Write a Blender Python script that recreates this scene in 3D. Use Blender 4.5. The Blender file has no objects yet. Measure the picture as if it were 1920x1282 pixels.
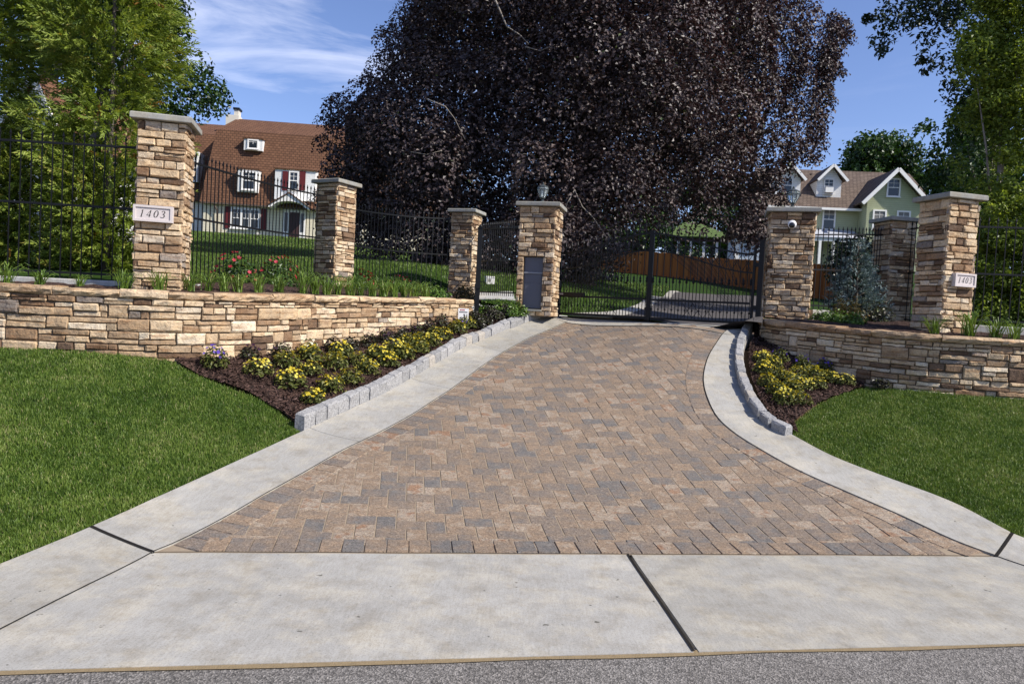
import bpy, math, random
import numpy as np
from mathutils import Vector, Matrix
random.seed(11)
RG = np.random.default_rng(11)
R_ = math.radians
scene = bpy.context.scene
COL = scene.collection
# ------------------------------------------------------------------ camera
CAMZ = 1.75
FPX = 1920 * 26.0 / 36.0
PITCH = math.atan(56.0 / FPX)
ROLL = R_(3.0)
_F = np.array([0, math.cos(PITCH), -math.sin(PITCH)])
_U0 = np.array([0, math.sin(PITCH), math.cos(PITCH)])
_X0 = np.array([1.0, 0, 0])
_R = math.cos(ROLL) * _X0 + math.sin(ROLL) * _U0
_U = -math.sin(ROLL) * _X0 + math.cos(ROLL) * _U0
CAM = np.array([0, 0, CAMZ])
cd = bpy.data.cameras.new("camera"); cd.lens = 26.0; cd.sensor_width = 36.0; cd.clip_end = 3000
co = bpy.data.objects.new("camera", cd); COL.objects.link(co)
mw = Matrix(((_R[0], _U[0], -_F[0], 0), (_R[1], _U[1], -_F[1], 0), (_R[2], _U[2], -_F[2], CAMZ), (0, 0, 0, 1)))
co.matrix_world = mw
scene.camera = co

def ray(px, py):
    d = _F * FPX + _R * (px - 960.0) - _U * (py - 641.0)
    return d / d[1]
def P(px, py, Y):
    return CAM + ray(px, py) * Y

# ------------------------------------------------------------------ terrain (thin plate splines through surveyed points)
class TPS:
    def __init__(s, pts, reg=1e-4):
        p = np.array(pts, float); s.xy = p[:, :2]; n = len(p)
        d = np.linalg.norm(s.xy[:, None] - s.xy[None], axis=2)
        K = s.phi(d) + reg * np.eye(n)
        Q = np.hstack([np.ones((n, 1)), s.xy])
        A = np.zeros((n + 3, n + 3)); A[:n, :n] = K; A[:n, n:] = Q; A[n:, :n] = Q.T
        s.w = np.linalg.solve(A, np.concatenate([p[:, 2], np.zeros(3)]))
    @staticmethod
    def phi(d):
        return np.where(d > 1e-9, d * d * np.log(np.maximum(d, 1e-9)), 0.0)
    def __call__(s, x, y):
        x = np.asarray(x, float); y = np.asarray(y, float); sh = x.shape
        q = np.stack([x.ravel(), y.ravel()], 1)
        out = np.empty(len(q))
        for a in range(0, len(q), 20000):
            c = q[a:a + 20000]
            d = np.linalg.norm(c[:, None] - s.xy[None], axis=2)
            out[a:a + 20000] = s.phi(d) @ s.w[:-3] + s.w[-3] + c @ s.w[-2:]
        return out.reshape(sh) if sh else float(out[0])

def solve_prof(px, py, y0, yg):
    r = ray(px, py)
    Ys = np.linspace(2, 30, 6000)
    f = np.clip((Ys - y0) / (yg - y0), 0, 1.3)
    g = 1.72 * (.62 * f + .38 * f * f)
    z = CAMZ + r[2] * Ys
    k = np.argmax(z < g) if np.any(z < g) else -1
    Y = Ys[k]
    return (r[0] * Y, Y, z[k])
def at_z(px, py, z):
    r = ray(px, py); Y = (z - CAMZ) / r[2]
    return (r[0] * Y, Y, z)

L_IN = [(285, 1043), (360, 1010), (500, 931), (640, 851), (737, 802), (812, 756), (900, 693), (945, 663), (1000, 633), (1065, 605)]
L_OUT = [(170, 995), (285, 943), (400, 891), (500, 845), (569, 813), (640, 780), (719, 743), (780, 708), (837, 674), (900, 643), (970, 615), (1038, 597)]
R_IN = [(1868, 1049), (1785, 1018), (1694, 975), (1585, 927), (1494, 886), (1421, 845), (1376, 816), (1344, 786), (1326, 750), (1319, 721), (1321, 695), (1331, 666), (1353, 632), (1362, 623)]
R_OUT = [(1898, 1006), (1785, 947), (1648, 895), (1558, 859), (1485, 820), (1445, 798), (1419, 763), (1401, 725), (1394, 690), (1395, 659), (1402, 636), (1411, 618)]
WALL_L = [(-420, 641, 7.9), (-150, 648, 7.9), (0, 655, 7.9), (170, 662, 8.0), (340, 678, 8.25), (480, 672, 8.9), (600, 655, 10.0), (700, 640, 11.0), (780, 617, 11.8), (885, 598, 13.0)]
WALL_R = [(1424, 637, 11.75), (1461, 656, 11.25), (1526, 692, 10.7), (1607, 718, 10.2), (1671, 730, 9.85), (1736, 735, 9.65), (1817, 743, 9.5), (1920, 750, 9.4), (2080, 765, 9.3), (2350, 790, 9.2)]
fp = []
for q in L_IN + L_OUT[1:]: fp.append(solve_prof(*q, 4.92, 14.0))
for q in R_IN + R_OUT: fp.append(solve_prof(*q, 5.83, 12.1))
for x, y, Y in WALL_L + WALL_R: fp.append(tuple(P(x, y, Y)))
fp += [tuple(P(975, 588, 13.55)), tuple(P(1030, 592, 13.85)), tuple(P(930, 592, 13.2))]
for q in [(0, 1190), (0, 1268), (640, 1253), (1300, 1231), (1920, 1213), (600, 1150), (1400, 1130), (200, 1263.5), (420, 1258), (860, 1246), (1080, 1238.5), (1500, 1225), (1720, 1219), (-300, 1274), (2200, 1203)]: fp.append(at_z(*q, 0.0))
for t_ in (.12, .25, .4, .55, .7, .85):
    qa, qb = np.array(at_z(285, 1043, 0)), np.array(at_z(1868, 1049, 0)); q_ = qa * (1 - t_) + qb * t_; fp.append((q_[0], q_[1], 0.0)); fp.append((q_[0] + .1, q_[1] - .6, 0.0))
for X, Y, z in [(-4, 1.0, 0), (0, 1.0, 0), (4, 1.0, 0), (-5, 3.6, .02), (-8, 3.2, 0), (7.5, 6.6, .08), (10, 7, .05), (9, 5, 0), (-9, 7.6, 1.0), (10, 9.1, .95),
                (-4.3, 4.4, .16), (-7, 5.2, .45), (8, 7.8, .45)]: fp.append((X, Y, z))
TF = TPS(fp, 6e-3)
bp = [(.85, 14.0, 1.74), (3.9, 12.1, 1.74), (2.4, 13.1, 1.74)]
for x, y, Y in [(1250, 560, 28), (1130, 510, 44), (1430, 560, 30), (360, 531, 9.6), (480, 445, 55), (350, 437, 55), (830, 530, 17), (590, 450, 52), (760, 502, 30),
                (960, 547, 16.5), (1180, 556, 20), (1050, 521, 30), (100, 505, 11), (-300, 480, 14), (1850, 612, 12), (1668, 601, 14), (625, 538, 14), (868, 557, 16.5),
                (305, 541, 8.9), (1765, 622, 10.5), (1300, 590, 18), (1400, 590, 18)]:
    bp.append(tuple(P(x, y, Y)))
def zcap_l(Y): return 1.775 + (Y - 7.9) * .033
def zcap_r(Y): return 1.745 + max(0, (Y - 9.6)) * .05
for x, y, Y in WALL_L: q = P(x, y, Y); bp.append((q[0], q[1] + .3, zcap_l(Y) - .03))
for x, y, Y in WALL_R: q = P(x, y, Y); bp.append((q[0], q[1] + .3, zcap_r(Y) - .03))
bp += [(P(0, 541, 8.85)[0], 8.83, 1.79), (P(240, 541, 8.9)[0], 8.9, 1.80), (P(-300, 541, 8.7)[0], 8.7, 1.79)]
bp += [(P(0, 541, 8.5)[0], 8.5, 1.77), (P(240, 541, 8.55)[0], 8.55, 1.77), (P(-300, 541, 8.4)[0], 8.4, 1.77)]
bp += [(40, 60, 6.6), (25, 60, 6.6), (-60, 60, 7), (-40, 30, 4.5), (45, 25, 4.0), (20, 25, 3.2), (14, 12, 2.0), (-20, 12, 2.2), (0, 60, 5.6), (12, 45, 4.6), (-80, 130, 9), (80, 130, 9), (0, 130, 8)]
TB = TPS(bp, 2e-3)

def G(px, py, T=TF, lo=2.0, hi=90.0):
    r = ray(px, py)
    Ys = np.linspace(lo, hi, 700)
    dz = CAMZ + r[2] * Ys - T(r[0] * Ys, Ys)
    k = np.where(dz < 0)[0]
    if len(k) == 0: k = [len(Ys) - 1]
    a, b = Ys[max(k[0] - 1, 0)], Ys[k[0]]
    for _ in range(30):
        m = (a + b) / 2
        if CAMZ + r[2] * m - T(r[0] * m, m) < 0: b = m
        else: a = m
    return np.array([r[0] * b, b, T(r[0] * b, b)])
def GF(px, py): return G(px, py, TF, 2.0, 16.0)
def GB(px, py): return G(px, py, TB, 8.0, 120.0)

# ------------------------------------------------------------------ mesh builder
class MB:
    def __init__(s): s.v = []; s.f = []; s.n = 0; s.sh = []; s.mi = []
    def add(s, verts, faces, shade=0.5, mi=0):
        verts = np.asarray(verts, float).reshape(-1, 3)
        s.v.append(verts)
        for f in faces: s.f.append([i + s.n for i in f])
        if np.ndim(shade) == 0: s.sh += [float(shade)] * len(faces)
        else: s.sh += [float(q) for q in shade]
        s.mi += [mi] * len(faces)
        s.n += len(verts)
        return s
    def box(s, x0, x1, y0, y1, z0, z1, shade=.5, mi=0, M=None):
        v = np.array([(x0, y0, z0), (x1, y0, z0), (x1, y1, z0), (x0, y1, z0), (x0, y0, z1), (x1, y0, z1), (x1, y1, z1), (x0, y1, z1)], float)
        if M is not None: v = v @ np.array(M[0]).T + np.array(M[1])
        return s.add(v, [(0, 3, 2, 1), (4, 5, 6, 7), (0, 1, 5, 4), (1, 2, 6, 5), (2, 3, 7, 6), (3, 0, 4, 7)], shade, mi)
    def bar(s, a, b, w, d=None, shade=.5, mi=0, up=(0, 0, 1)):
        """rectangular bar from a to b, width w (sideways) and d (along up)"""
        a = np.array(a, float); b = np.array(b, float); d = w if d is None else d
        t = b - a; L = np.linalg.norm(t)
        if L < 1e-6: return s
        t /= L; u = np.array(up, float)
        if abs(t @ u) > .95: u = np.array([0, 1.0, 0])
        n = np.cross(t, u); n /= np.linalg.norm(n); u = np.cross(n, t)
        q = []
        for p in (a, b):
            for sx, sy in ((-1, -1), (1, -1), (1, 1), (-1, 1)): q.append(p + n * w / 2 * sx + u * d / 2 * sy)
        return s.add(q, [(0, 1, 2, 3), (7, 6, 5, 4), (0, 4, 5, 1), (1, 5, 6, 2), (2, 6, 7, 3), (3, 7, 4, 0)], shade, mi)
    def tube(s, pts, rad, seg=8, shade=.5, mi=0, cap=True):
        pts = np.array(pts, float); n = len(pts)
        rad = np.broadcast_to(np.asarray(rad, float), (n,))
        T = np.gradient(pts, axis=0); T /= np.maximum(np.linalg.norm(T, axis=1), 1e-9)[:, None]
        ref = np.array([0, 0, 1.0]) if abs(T[0][2]) < .8 else np.array([1.0, 0, 0])
        v = []
        for i in range(n):
            a = np.cross(T[i], ref); a /= np.linalg.norm(a); b = np.cross(T[i], a)
            for k in range(seg):
                th = 2 * math.pi * k / seg
                v.append(pts[i] + rad[i] * (math.cos(th) * a + math.sin(th) * b))
        f = [(i * seg + k, i * seg + (k + 1) % seg, (i + 1) * seg + (k + 1) % seg, (i + 1) * seg + k) for i in range(n - 1) for k in range(seg)]
        if cap: f += [tuple(range(seg))[::-1], tuple((n - 1) * seg + k for k in range(seg))]
        return s.add(v, f, shade, mi)
    def lathe(s, prof, c=(0, 0, 0), seg=16, shade=.5, mi=0):
        c = np.array(c, float); v = []
        for r, z in prof:
            for k in range(seg):
                th = 2 * math.pi * k / seg; v.append(c + (r * math.cos(th), r * math.sin(th), z))
        n = len(prof)
        f = [(i * seg + k, i * seg + (k + 1) % seg, (i + 1) * seg + (k + 1) % seg, (i + 1) * seg + k) for i in range(n - 1) for k in range(seg)]
        f += [tuple(range(seg))[::-1], tuple((n - 1) * seg + k for k in range(seg))]
        return s.add(v, f, shade, mi)
    def build(s, name, mats, parent=None, smooth=False):
        V = np.concatenate(s.v) if s.v else np.zeros((0, 3))
        return mesh_obj(name, V, s.f, mats, parent, smooth, s.sh, s.mi)

def mesh_obj(name, V, F, mats, parent=None, smooth=False, shade=None, mi=None):
    me = bpy.data.meshes.new(name)
    V = np.asarray(V, np.float32)
    if isinstance(F, np.ndarray):
        k = F.shape[1]; loops = F.ravel().astype(np.int32); cnt = np.full(len(F), k, np.int32)
    else:
        loops = np.array([i for f in F for i in f], np.int32); cnt = np.array([len(f) for f in F], np.int32)
    st = np.concatenate([[0], np.cumsum(cnt)[:-1]]).astype(np.int32) if len(cnt) else cnt
    me.vertices.add(len(V)); me.vertices.foreach_set('co', V.ravel())
    me.loops.add(len(loops)); me.loops.foreach_set('vertex_index', loops)
    me.polygons.add(len(cnt)); me.polygons.foreach_set('loop_start', st); me.polygons.foreach_set('loop_total', cnt)
    if mi is not None and len(cnt): me.polygons.foreach_set('material_index', np.array(mi, np.int32))
    me.polygons.foreach_set('use_smooth', np.full(len(cnt), smooth, bool))
    if shade is not None:
        at = me.attributes.new('shade', 'FLOAT', 'FACE'); at.data.foreach_set('value', np.array(shade, np.float32))
    me.update(calc_edges=True); me.validate()
    for m in (mats if isinstance(mats, (list, tuple)) else [mats]): me.materials.append(m)
    o = bpy.data.objects.new(name, me); COL.objects.link(o)
    if parent is not None: o.parent = parent
    return o

def tag(o, label=None, cat=None, group=None, kind=None):
    if label: o['label'] = label
    if cat: o['category'] = cat
    if group: o['group'] = group
    if kind: o['kind'] = kind
    return o
def thing(name, loc, rz=0.0, label=None, cat=None, group=None):
    o = bpy.data.objects.new(name, None); COL.objects.link(o)
    o.location = [float(q) for q in loc]; o.rotation_euler = (0, 0, rz)
    o.empty_display_size = .2
    return tag(o, label, cat, group)
def copy_tree(o, parent=None):
    c = o.copy(); COL.objects.link(c)
    if parent is not None: c.parent = parent
    for ch in list(o.children): copy_tree(ch, c)
    return c
ORD = 'first second third fourth fifth sixth seventh eighth ninth tenth eleventh twelfth thirteenth fourteenth fifteenth sixteenth seventeenth eighteenth nineteenth twentieth'.split()

# ------------------------------------------------------------------ materials
class NT:
    def __init__(s, name):
        s.m = bpy.data.materials.new(name); s.m.use_nodes = True; s.t = s.m.node_tree; s.n = s.t.nodes; s.l = s.t.links
        s.b = s.n['Principled BSDF']; s.out = s.n['Material Output']
        s.tc = s.n.new('ShaderNodeTexCoord')
    def new(s, t, **kw):
        n = s.n.new(t)
        for k, v in kw.items(): setattr(n, k, v)
        return n
    def link(s, a, b): s.l.new(a, b)
    def noise(s, scale, detail=4, rough=.6, vec=None, w=None):
        n = s.new('ShaderNodeTexNoise'); n.inputs['Scale'].default_value = scale; n.inputs['Detail'].default_value = detail; n.inputs['Roughness'].default_value = rough
        s.link(vec if vec is not None else s.tc.outputs['Object'], n.inputs['Vector']); return n.outputs['Fac']
    def scalevec(s, sc):
        m = s.new('ShaderNodeMapping'); m.inputs['Scale'].default_value = sc; s.link(s.tc.outputs['Object'], m.inputs['Vector']); return m.outputs['Vector']
    def attr(s, name='shade'):
        a = s.new('ShaderNodeAttribute'); a.attribute_name = name; return a.outputs['Fac']
    def ramp(s, fac, stops, interp='LINEAR'):
        r = s.new('ShaderNodeValToRGB'); e = r.color_ramp.elements; r.color_ramp.interpolation = interp
        while len(e) < len(stops): e.new(.5)
        for k, (p, c) in enumerate(stops): e[k].position = p; e[k].color = (*c, 1)
        s.link(fac, r.inputs['Fac']); return r.outputs['Color']
    def mix(s, a, b, fac, mode='MIX'):
        m = s.new('ShaderNodeMix', data_type='RGBA', blend_type=mode)
        for sock, v in ((m.inputs[0], fac), (m.inputs[6], a), (m.inputs[7], b)):
            if isinstance(v, (float, int)): sock.default_value = v
            elif isinstance(v, tuple): sock.default_value = (*v, 1)
            else: s.link(v, sock)
        return m.outputs[2]
    def math(s, op, a, b=0.0, clamp=False):
        m = s.new('ShaderNodeMath', operation=op, use_clamp=clamp)
        for sock, v in ((m.inputs[0], a), (m.inputs[1], b)):
            if isinstance(v, (float, int)): sock.default_value = v
            else: s.link(v, sock)
        return m.outputs[0]
    def bump(s, h, strength=.5, dist=.01):
        b = s.new('ShaderNodeBump'); b.inputs['Strength'].default_value = strength; b.inputs['Distance'].default_value = dist
        s.link(h, b.inputs['Height']); s.link(b.outputs['Normal'], s.b.inputs['Normal']); return s
    def done(s, col, rough=.8, spec=.3, metal=0.0):
        if isinstance(col, tuple): s.b.inputs['Base Color'].default_value = (*col, 1)
        else: s.link(col, s.b.inputs['Base Color'])
        s.b.inputs['Roughness'].default_value = rough; s.b.inputs['Specular IOR Level'].default_value = spec; s.b.inputs['Metallic'].default_value = metal
        return s.m

def m_simple(name, col, rough=.6, spec=.3, metal=0.0, var=.25, scale=6.0, bs=0.0, bscale=60):
    n = NT(name)
    f = n.noise(scale, 5)
    c = n.mix(tuple(q * (1 - var) for q in col), tuple(min(1, q * (1 + var)) for q in col), f)
    if bs: n.bump(n.noise(bscale, 4), bs, .006)
    return n.done(c, rough, spec, metal)
def m_leaf(name, stops, rough=.45, spec=.4, trans=.22, tcol=None):
    n = NT(name)
    c = n.ramp(n.attr(), stops)
    m = n.done(c, rough, spec)
    t = n.new('ShaderNodeBsdfTranslucent')
    tc = n.mix(c, tcol if tcol else (1, 1, .5), 1.0, 'MULTIPLY')
    n.link(tc, t.inputs['Color'])
    mx = n.new('ShaderNodeMixShader'); mx.inputs[0].default_value = trans
    n.link(n.b.outputs[0], mx.inputs[1]); n.link(t.outputs[0], mx.inputs[2]); n.link(mx.outputs[0], n.out.inputs['Surface'])
    return m

def m_stone(name, seed=0.0):
    n = NT(name)
    a = n.attr()
    base = n.ramp(a, [(0.0, (.12, .080, .056)), (.07, (.19, .122, .076)), (.18, (.29, .192, .118)), (.32, (.385, .28, .18)), (.50, (.475, .36, .235)),
                      (.66, (.535, .415, .28)), (.82, (.59, .48, .345)), (.92, (.63, .54, .41)), (.97, (.33, .28, .235)), (1.0, (.20, .17, .15))])
    n1 = n.noise(9, 6, .65); n2 = n.noise(38, 5, .7); n3 = n.noise(4, 3, .5, n.scalevec((1, 1, 7)))
    c = n.mix(base, n.mix(base, (.50, .32, .20), 1.0, 'MULTIPLY'), n.ramp(n3, [(.50, (0, 0, 0)), (.74, (.7, .7, .7))]))
    c = n.mix(c, n.mix(c, (1.35, 1.28, 1.15), 1.0, 'MULTIPLY'), n.ramp(n1, [(.42, (0, 0, 0)), (.68, (1, 1, 1))]))
    c = n.mix(c, n.mix(c, (.48, .43, .40), 1.0, 'MULTIPLY'), n.ramp(n2, [(.50, (0, 0, 0)), (.72, (.9, .9, .9))]))
    h = n.math('ADD', n.math('MULTIPLY', n1, 1.2), n.math('MULTIPLY', n2, .6))
    n.bump(h, .9, .02)
    return n.done(c, .88, .2)

def m_concrete(name, base, stain=(.62, .55, .44)):
    n = NT(name)
    n1 = n.noise(1.1, 7, .7); n2 = n.noise(5, 7, .75); n3 = n.noise(130, 3, .7); n4 = n.noise(4, 6, .75, n.scalevec((16, 2.2, 1)))
    c = n.mix(tuple(q * .62 for q in base), tuple(q * 1.25 for q in base), n1)
    oi = n.new('ShaderNodeObjectInfo'); c = n.mix(c, n.mix(c, (.86, .85, .82), 1.0, 'MULTIPLY'), oi.outputs['Random'])
    n5 = n.noise(2.6, 8, .72); c = n.mix(c, n.mix(c, (1.17, 1.13, 1.05), 1.0, 'MULTIPLY'), n.ramp(n5, [(.47, (0, 0, 0)), (.60, (1, 1, 1))]))
    c = n.mix(c, n.mix(c, stain, 1.0, 'MULTIPLY'), n.ramp(n2, [(.48, (0, 0, 0)), (.70, (.55, .55, .55))]))
    c = n.mix(c, n.mix(c, (.86, .855, .845), 1.0, 'MULTIPLY'), n.ramp(n4, [(.38, (0, 0, 0)), (.62, (1, 1, 1))]))
    c = n.mix(c, n.mix(c, (.62, .62, .61), 1.0, 'MULTIPLY'), n.ramp(n3, [(.50, (0, 0, 0)), (.68, (.8, .8, .8))]))
    fl = n.noise(14, 2, .5); c = n.mix(c, n.mix(c, (.35, .34, .32), 1.0, 'MULTIPLY'), n.ramp(fl, [(.735, (0, 0, 0)), (.765, (1, 1, 1))]))
    n.bump(n.math('ADD', n.math('MULTIPLY', n3, .5), n2), .35, .003)
    return n.done(c, .85, .25)

MAT = {}
MAT['stone'] = m_stone('ledge_stone')
MAT['joint'] = m_simple('dark_joint', (.125, .095, .066), .95, .1, scale=20)
MAT['cap'] = m_concrete('cap_concrete', (.36, .36, .345))
MAT['concrete'] = m_concrete('concrete', (.405, .390, .360))
MAT['footing'] = m_concrete('footing_concrete', (.50, .50, .49))
MAT['iron'] = m_simple('black_iron', (.0055, .0055, .0065), .5, .3, var=.2)
MAT['crack'] = m_simple('joint_filler', (.018, .016, .014), .95, .1)

def _asphalt():
    n = NT('asphalt'); a = n.noise(95, 3, .7); b = n.noise(2.2, 5)
    v = n.new('ShaderNodeTexVoronoi'); v.inputs['Scale'].default_value = 120; n.link(n.tc.outputs['Object'], v.inputs['Vector'])
    c = n.ramp(v.outputs['Color'], [(0, (.06, .056, .052)), (.5, (.18, .168, .155)), (1, (.42, .39, .36))])
    c = n.mix(c, n.mix(c, (.62, .6, .58), 1.0, 'MULTIPLY'), b)
    n.bump(v.outputs['Distance'], .8, .006)
    return n.done(c, .9, .25)
MAT['asphalt'] = _asphalt()
def _asphalt2():
    n = NT('drive_asphalt'); b = n.noise(60, 4, .7); d = n.noise(1.2, 5)
    c = n.ramp(b, [(.3, (.06, .055, .053)), (.7, (.14, .125, .118))])
    c = n.mix(c, n.mix(c, (.7, .7, .72), 1.0, 'MULTIPLY'), d); n.bump(b, .5, .006)
    return n.done(c, .9, .2)
MAT['asphalt2'] = _asphalt2()
def _paver():
    n = NT('paver')
    iv = n.noise(9, 3, .6); iw = n.noise(2.0, 3, .6)
    fac = n.math('ADD', n.math('MULTIPLY', n.attr(), .72), n.math('ADD', n.math('MULTIPLY', iv, 1.0), n.math('MULTIPLY', iw, .5)))
    fac = n.math('SUBTRACT', fac, .575, True)
    c = n.ramp(fac, [(0, (.158, .150, .144)), (.16, (.188, .172, .157)), (.32, (.222, .182, .150)), (.5, (.255, .200, .152)), (.70, (.30, .218, .150)), (.86, (.36, .30, .235)), (1, (.29, .180, .115))])
    a = n.noise(85, 3, .8); b = n.noise(38, 4, .7); d = n.noise(.9, 5, .65)
    c = n.mix(c, n.mix(c, (.46, .43, .42), 1.0, 'MULTIPLY'), n.ramp(a, [(.46, (0, 0, 0)), (.62, (1, 1, 1))]))
    c = n.mix(c, n.mix(c, (1.6, 1.58, 1.52), 1.0, 'MULTIPLY'), n.ramp(b, [(.50, (0, 0, 0)), (.72, (1, 1, 1))]))
    c = n.mix(c, n.mix(c, (.76, .75, .74), 1.0, 'MULTIPLY'), d)
    n.bump(n.math('ADD', a, n.math('MULTIPLY', b, .7)), .7, .006)
    return n.done(c, .82, .25)
MAT['paver'] = _paver()
MAT['sand'] = m_simple('joint_sand', (.27, .215, .155), .95, .1, scale=30)
def _mulch():
    n = NT('mulch'); v = n.new('ShaderNodeTexVoronoi'); v.inputs['Scale'].default_value = 42
    n.link(n.scalevec((1, .55, 1)), v.inputs['Vector'])
    c = n.ramp(v.outputs['Color'], [(0, (.016, .010, .008)), (.6, (.052, .029, .022)), (1, (.11, .064, .05))])
    n.bump(v.outputs['Distance'], 1.0, .02)
    return n.done(c, .9, .2)
MAT['mulch'] = _mulch()
MAT['chip'] = m_leaf('mulch_chip', [(0, (.02, .011, .009)), (.6, (.062, .034, .026)), (1, (.16, .10, .085))], .8, .2, .0)
MAT['soil'] = m_simple('soil', (.085, .055, .03), .95, .1, scale=18, bs=.6)
def _lawnbase():
    n = NT('lawn_base'); a = n.noise(30, 5, .7); b = n.noise(1.4, 4)
    c = n.ramp(a, [(.25, (.010, .022, .004)), (.75, (.035, .075, .010))]); c = n.mix(c, n.mix(c, (1.3, 1.2, 1), 1.0, 'MULTIPLY'), b)
    n.bump(a, 1.0, .03); return n.done(c, .9, .1)
MAT['lawn'] = _lawnbase()
MAT['blade'] = m_leaf('grass_blade', [(0, (.032, .064, .008)), (.45, (.095, .156, .021)), (.86, (.185, .25, .048)), (1, (.31, .29, .13))], .5, .35, .25)
def _granite():
    n = NT('granite'); a = n.noise(55, 5, .75); b = n.noise(12, 4)
    c = n.ramp(n.attr(), [(0, (.29, .285, .28)), (.7, (.40, .39, .38)), (1, (.43, .38, .31))])
    c = n.mix(c, n.mix(c, (.42, .42, .44), 1.0, 'MULTIPLY'), n.ramp(a, [(.45, (0, 0, 0)), (.65, (1, 1, 1))]))
    n.bump(n.math('ADD', a, b), .8, .012); return n.done(c, .85, .25)
MAT['granite'] = _granite()
# ------------------------------------------------------------------ curves and lofts
def smooth_line(pts, n):
    p = np.array(pts, float)
    q = np.vstack([2 * p[0] - p[1], p, 2 * p[-1] - p[-2]]); out = []
    for i in range(1, len(q) - 2):
        for t in np.linspace(0, 1, 12, endpoint=False):
            a, b, c, d = q[i - 1], q[i], q[i + 1], q[i + 2]
            out.append(.5 * (2 * b + (c - a) * t + (2 * a - 5 * b + 4 * c - d) * t * t + (3 * b - a - 3 * c + d) * t ** 3))
    out.append(q[-2]); return resamp(np.array(out), n)
def resamp(p, n):
    p = np.asarray(p, float); d = np.concatenate([[0], np.cumsum(np.linalg.norm(np.diff(p[:, :2], axis=0), axis=1))])
    s = np.linspace(0, d[-1], n)
    return np.stack([np.interp(s, d, p[:, k]) for k in range(p.shape[1])], 1)
def plen(p): return float(np.sum(np.linalg.norm(np.diff(np.asarray(p)[:, :2], axis=0), axis=1)))
def ground_line(px, n=40, T=TF):
    f = GF if T is TF else GB
    return smooth_line(np.array([f(*q)[:2] for q in px]), n)
def loft(name, A, B, nv, T, lift, mat, kind='structure', skirt=.1, jitter=0.0, parent=None):
    A = np.asarray(A)[:, :2]; B = np.asarray(B)[:, :2]; n = len(A)
    v = np.linspace(0, 1, nv + 1)
    g = A[:, None, :] * (1 - v[None, :, None]) + B[:, None, :] * v[None, :, None]
    z = T(g[..., 0], g[..., 1]) + lift
    if jitter: z = z + RG.normal(0, jitter, z.shape)
    V = np.dstack([g, z]); m = nv + 1
    F = [(i * m + j, i * m + j + 1, (i + 1) * m + j + 1, (i + 1) * m + j) for i in range(n - 1) for j in range(nv)]
    V = V.reshape(-1, 3)
    a, b = V[0], V[m]; c = V[1]
    if np.cross(c - a, b - a)[2] < 0: F = [f[::-1] for f in F]
    if skirt:
        ring = [i * m for i in range(n)] + [(n - 1) * m + j for j in range(1, m)] + [i * m + nv for i in range(n - 2, -1, -1)] + [j for j in range(nv - 1, 0, -1)]
        k0 = len(V); low = V[ring] - np.array([0, 0, skirt]); V = np.vstack([V, low]); r = len(ring)
        F += [(ring[i], ring[(i + 1) % r], k0 + (i + 1) % r, k0 + i) for i in range(r)]
    o = mesh_obj(name, V, F, mat, parent)
    if kind: o['kind'] = kind
    return o
def inside(poly, x, y):
    poly = np.asarray(poly)[:, :2]; c = np.zeros(np.shape(x), bool); n = len(poly); j = n - 1
    for i in range(n):
        xi, yi = poly[i]; xj, yj = poly[j]
        with np.errstate(divide='ignore', invalid='ignore'):
            c ^= ((yi > y) != (yj > y)) & (x < (xj - xi) * (y - yi) / (yj - yi + 1e-12) + xi)
        j = i
    return c

# ------------------------------------------------------------------ paths
lin = ground_line(L_IN, 60); lout = ground_line(L_OUT[1:], 60)
rin = ground_line(R_IN, 60); rout = ground_line(R_OUT, 60)
wl_pts = [(P(x, y, Y)[0], Y) for x, y, Y in WALL_L]; wr_pts = [(P(x, y, Y)[0], Y) for x, y, Y in WALL_R]
wl = smooth_line(wl_pts, 90); wr = smooth_line(wr_pts, 80)
barrier = [(-40, 7.6), (-14, 7.9), (-8.5, 8.1)] + [(x, y + .2) for x, y in wl_pts[1:]] + [(-.3, 13.25), (.0, 13.5), (.45, 13.8), (.9, 14.0), (3.85, 12.05)] + \
          [(x + (.15 if k == 0 else 0), y + .2) for k, (x, y) in enumerate(wr_pts)] + [(14, 9.3), (40, 9.3)]
barrier = np.array(sorted(barrier))
def bY(x): return np.interp(x, barrier[:, 0], barrier[:, 1])

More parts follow.
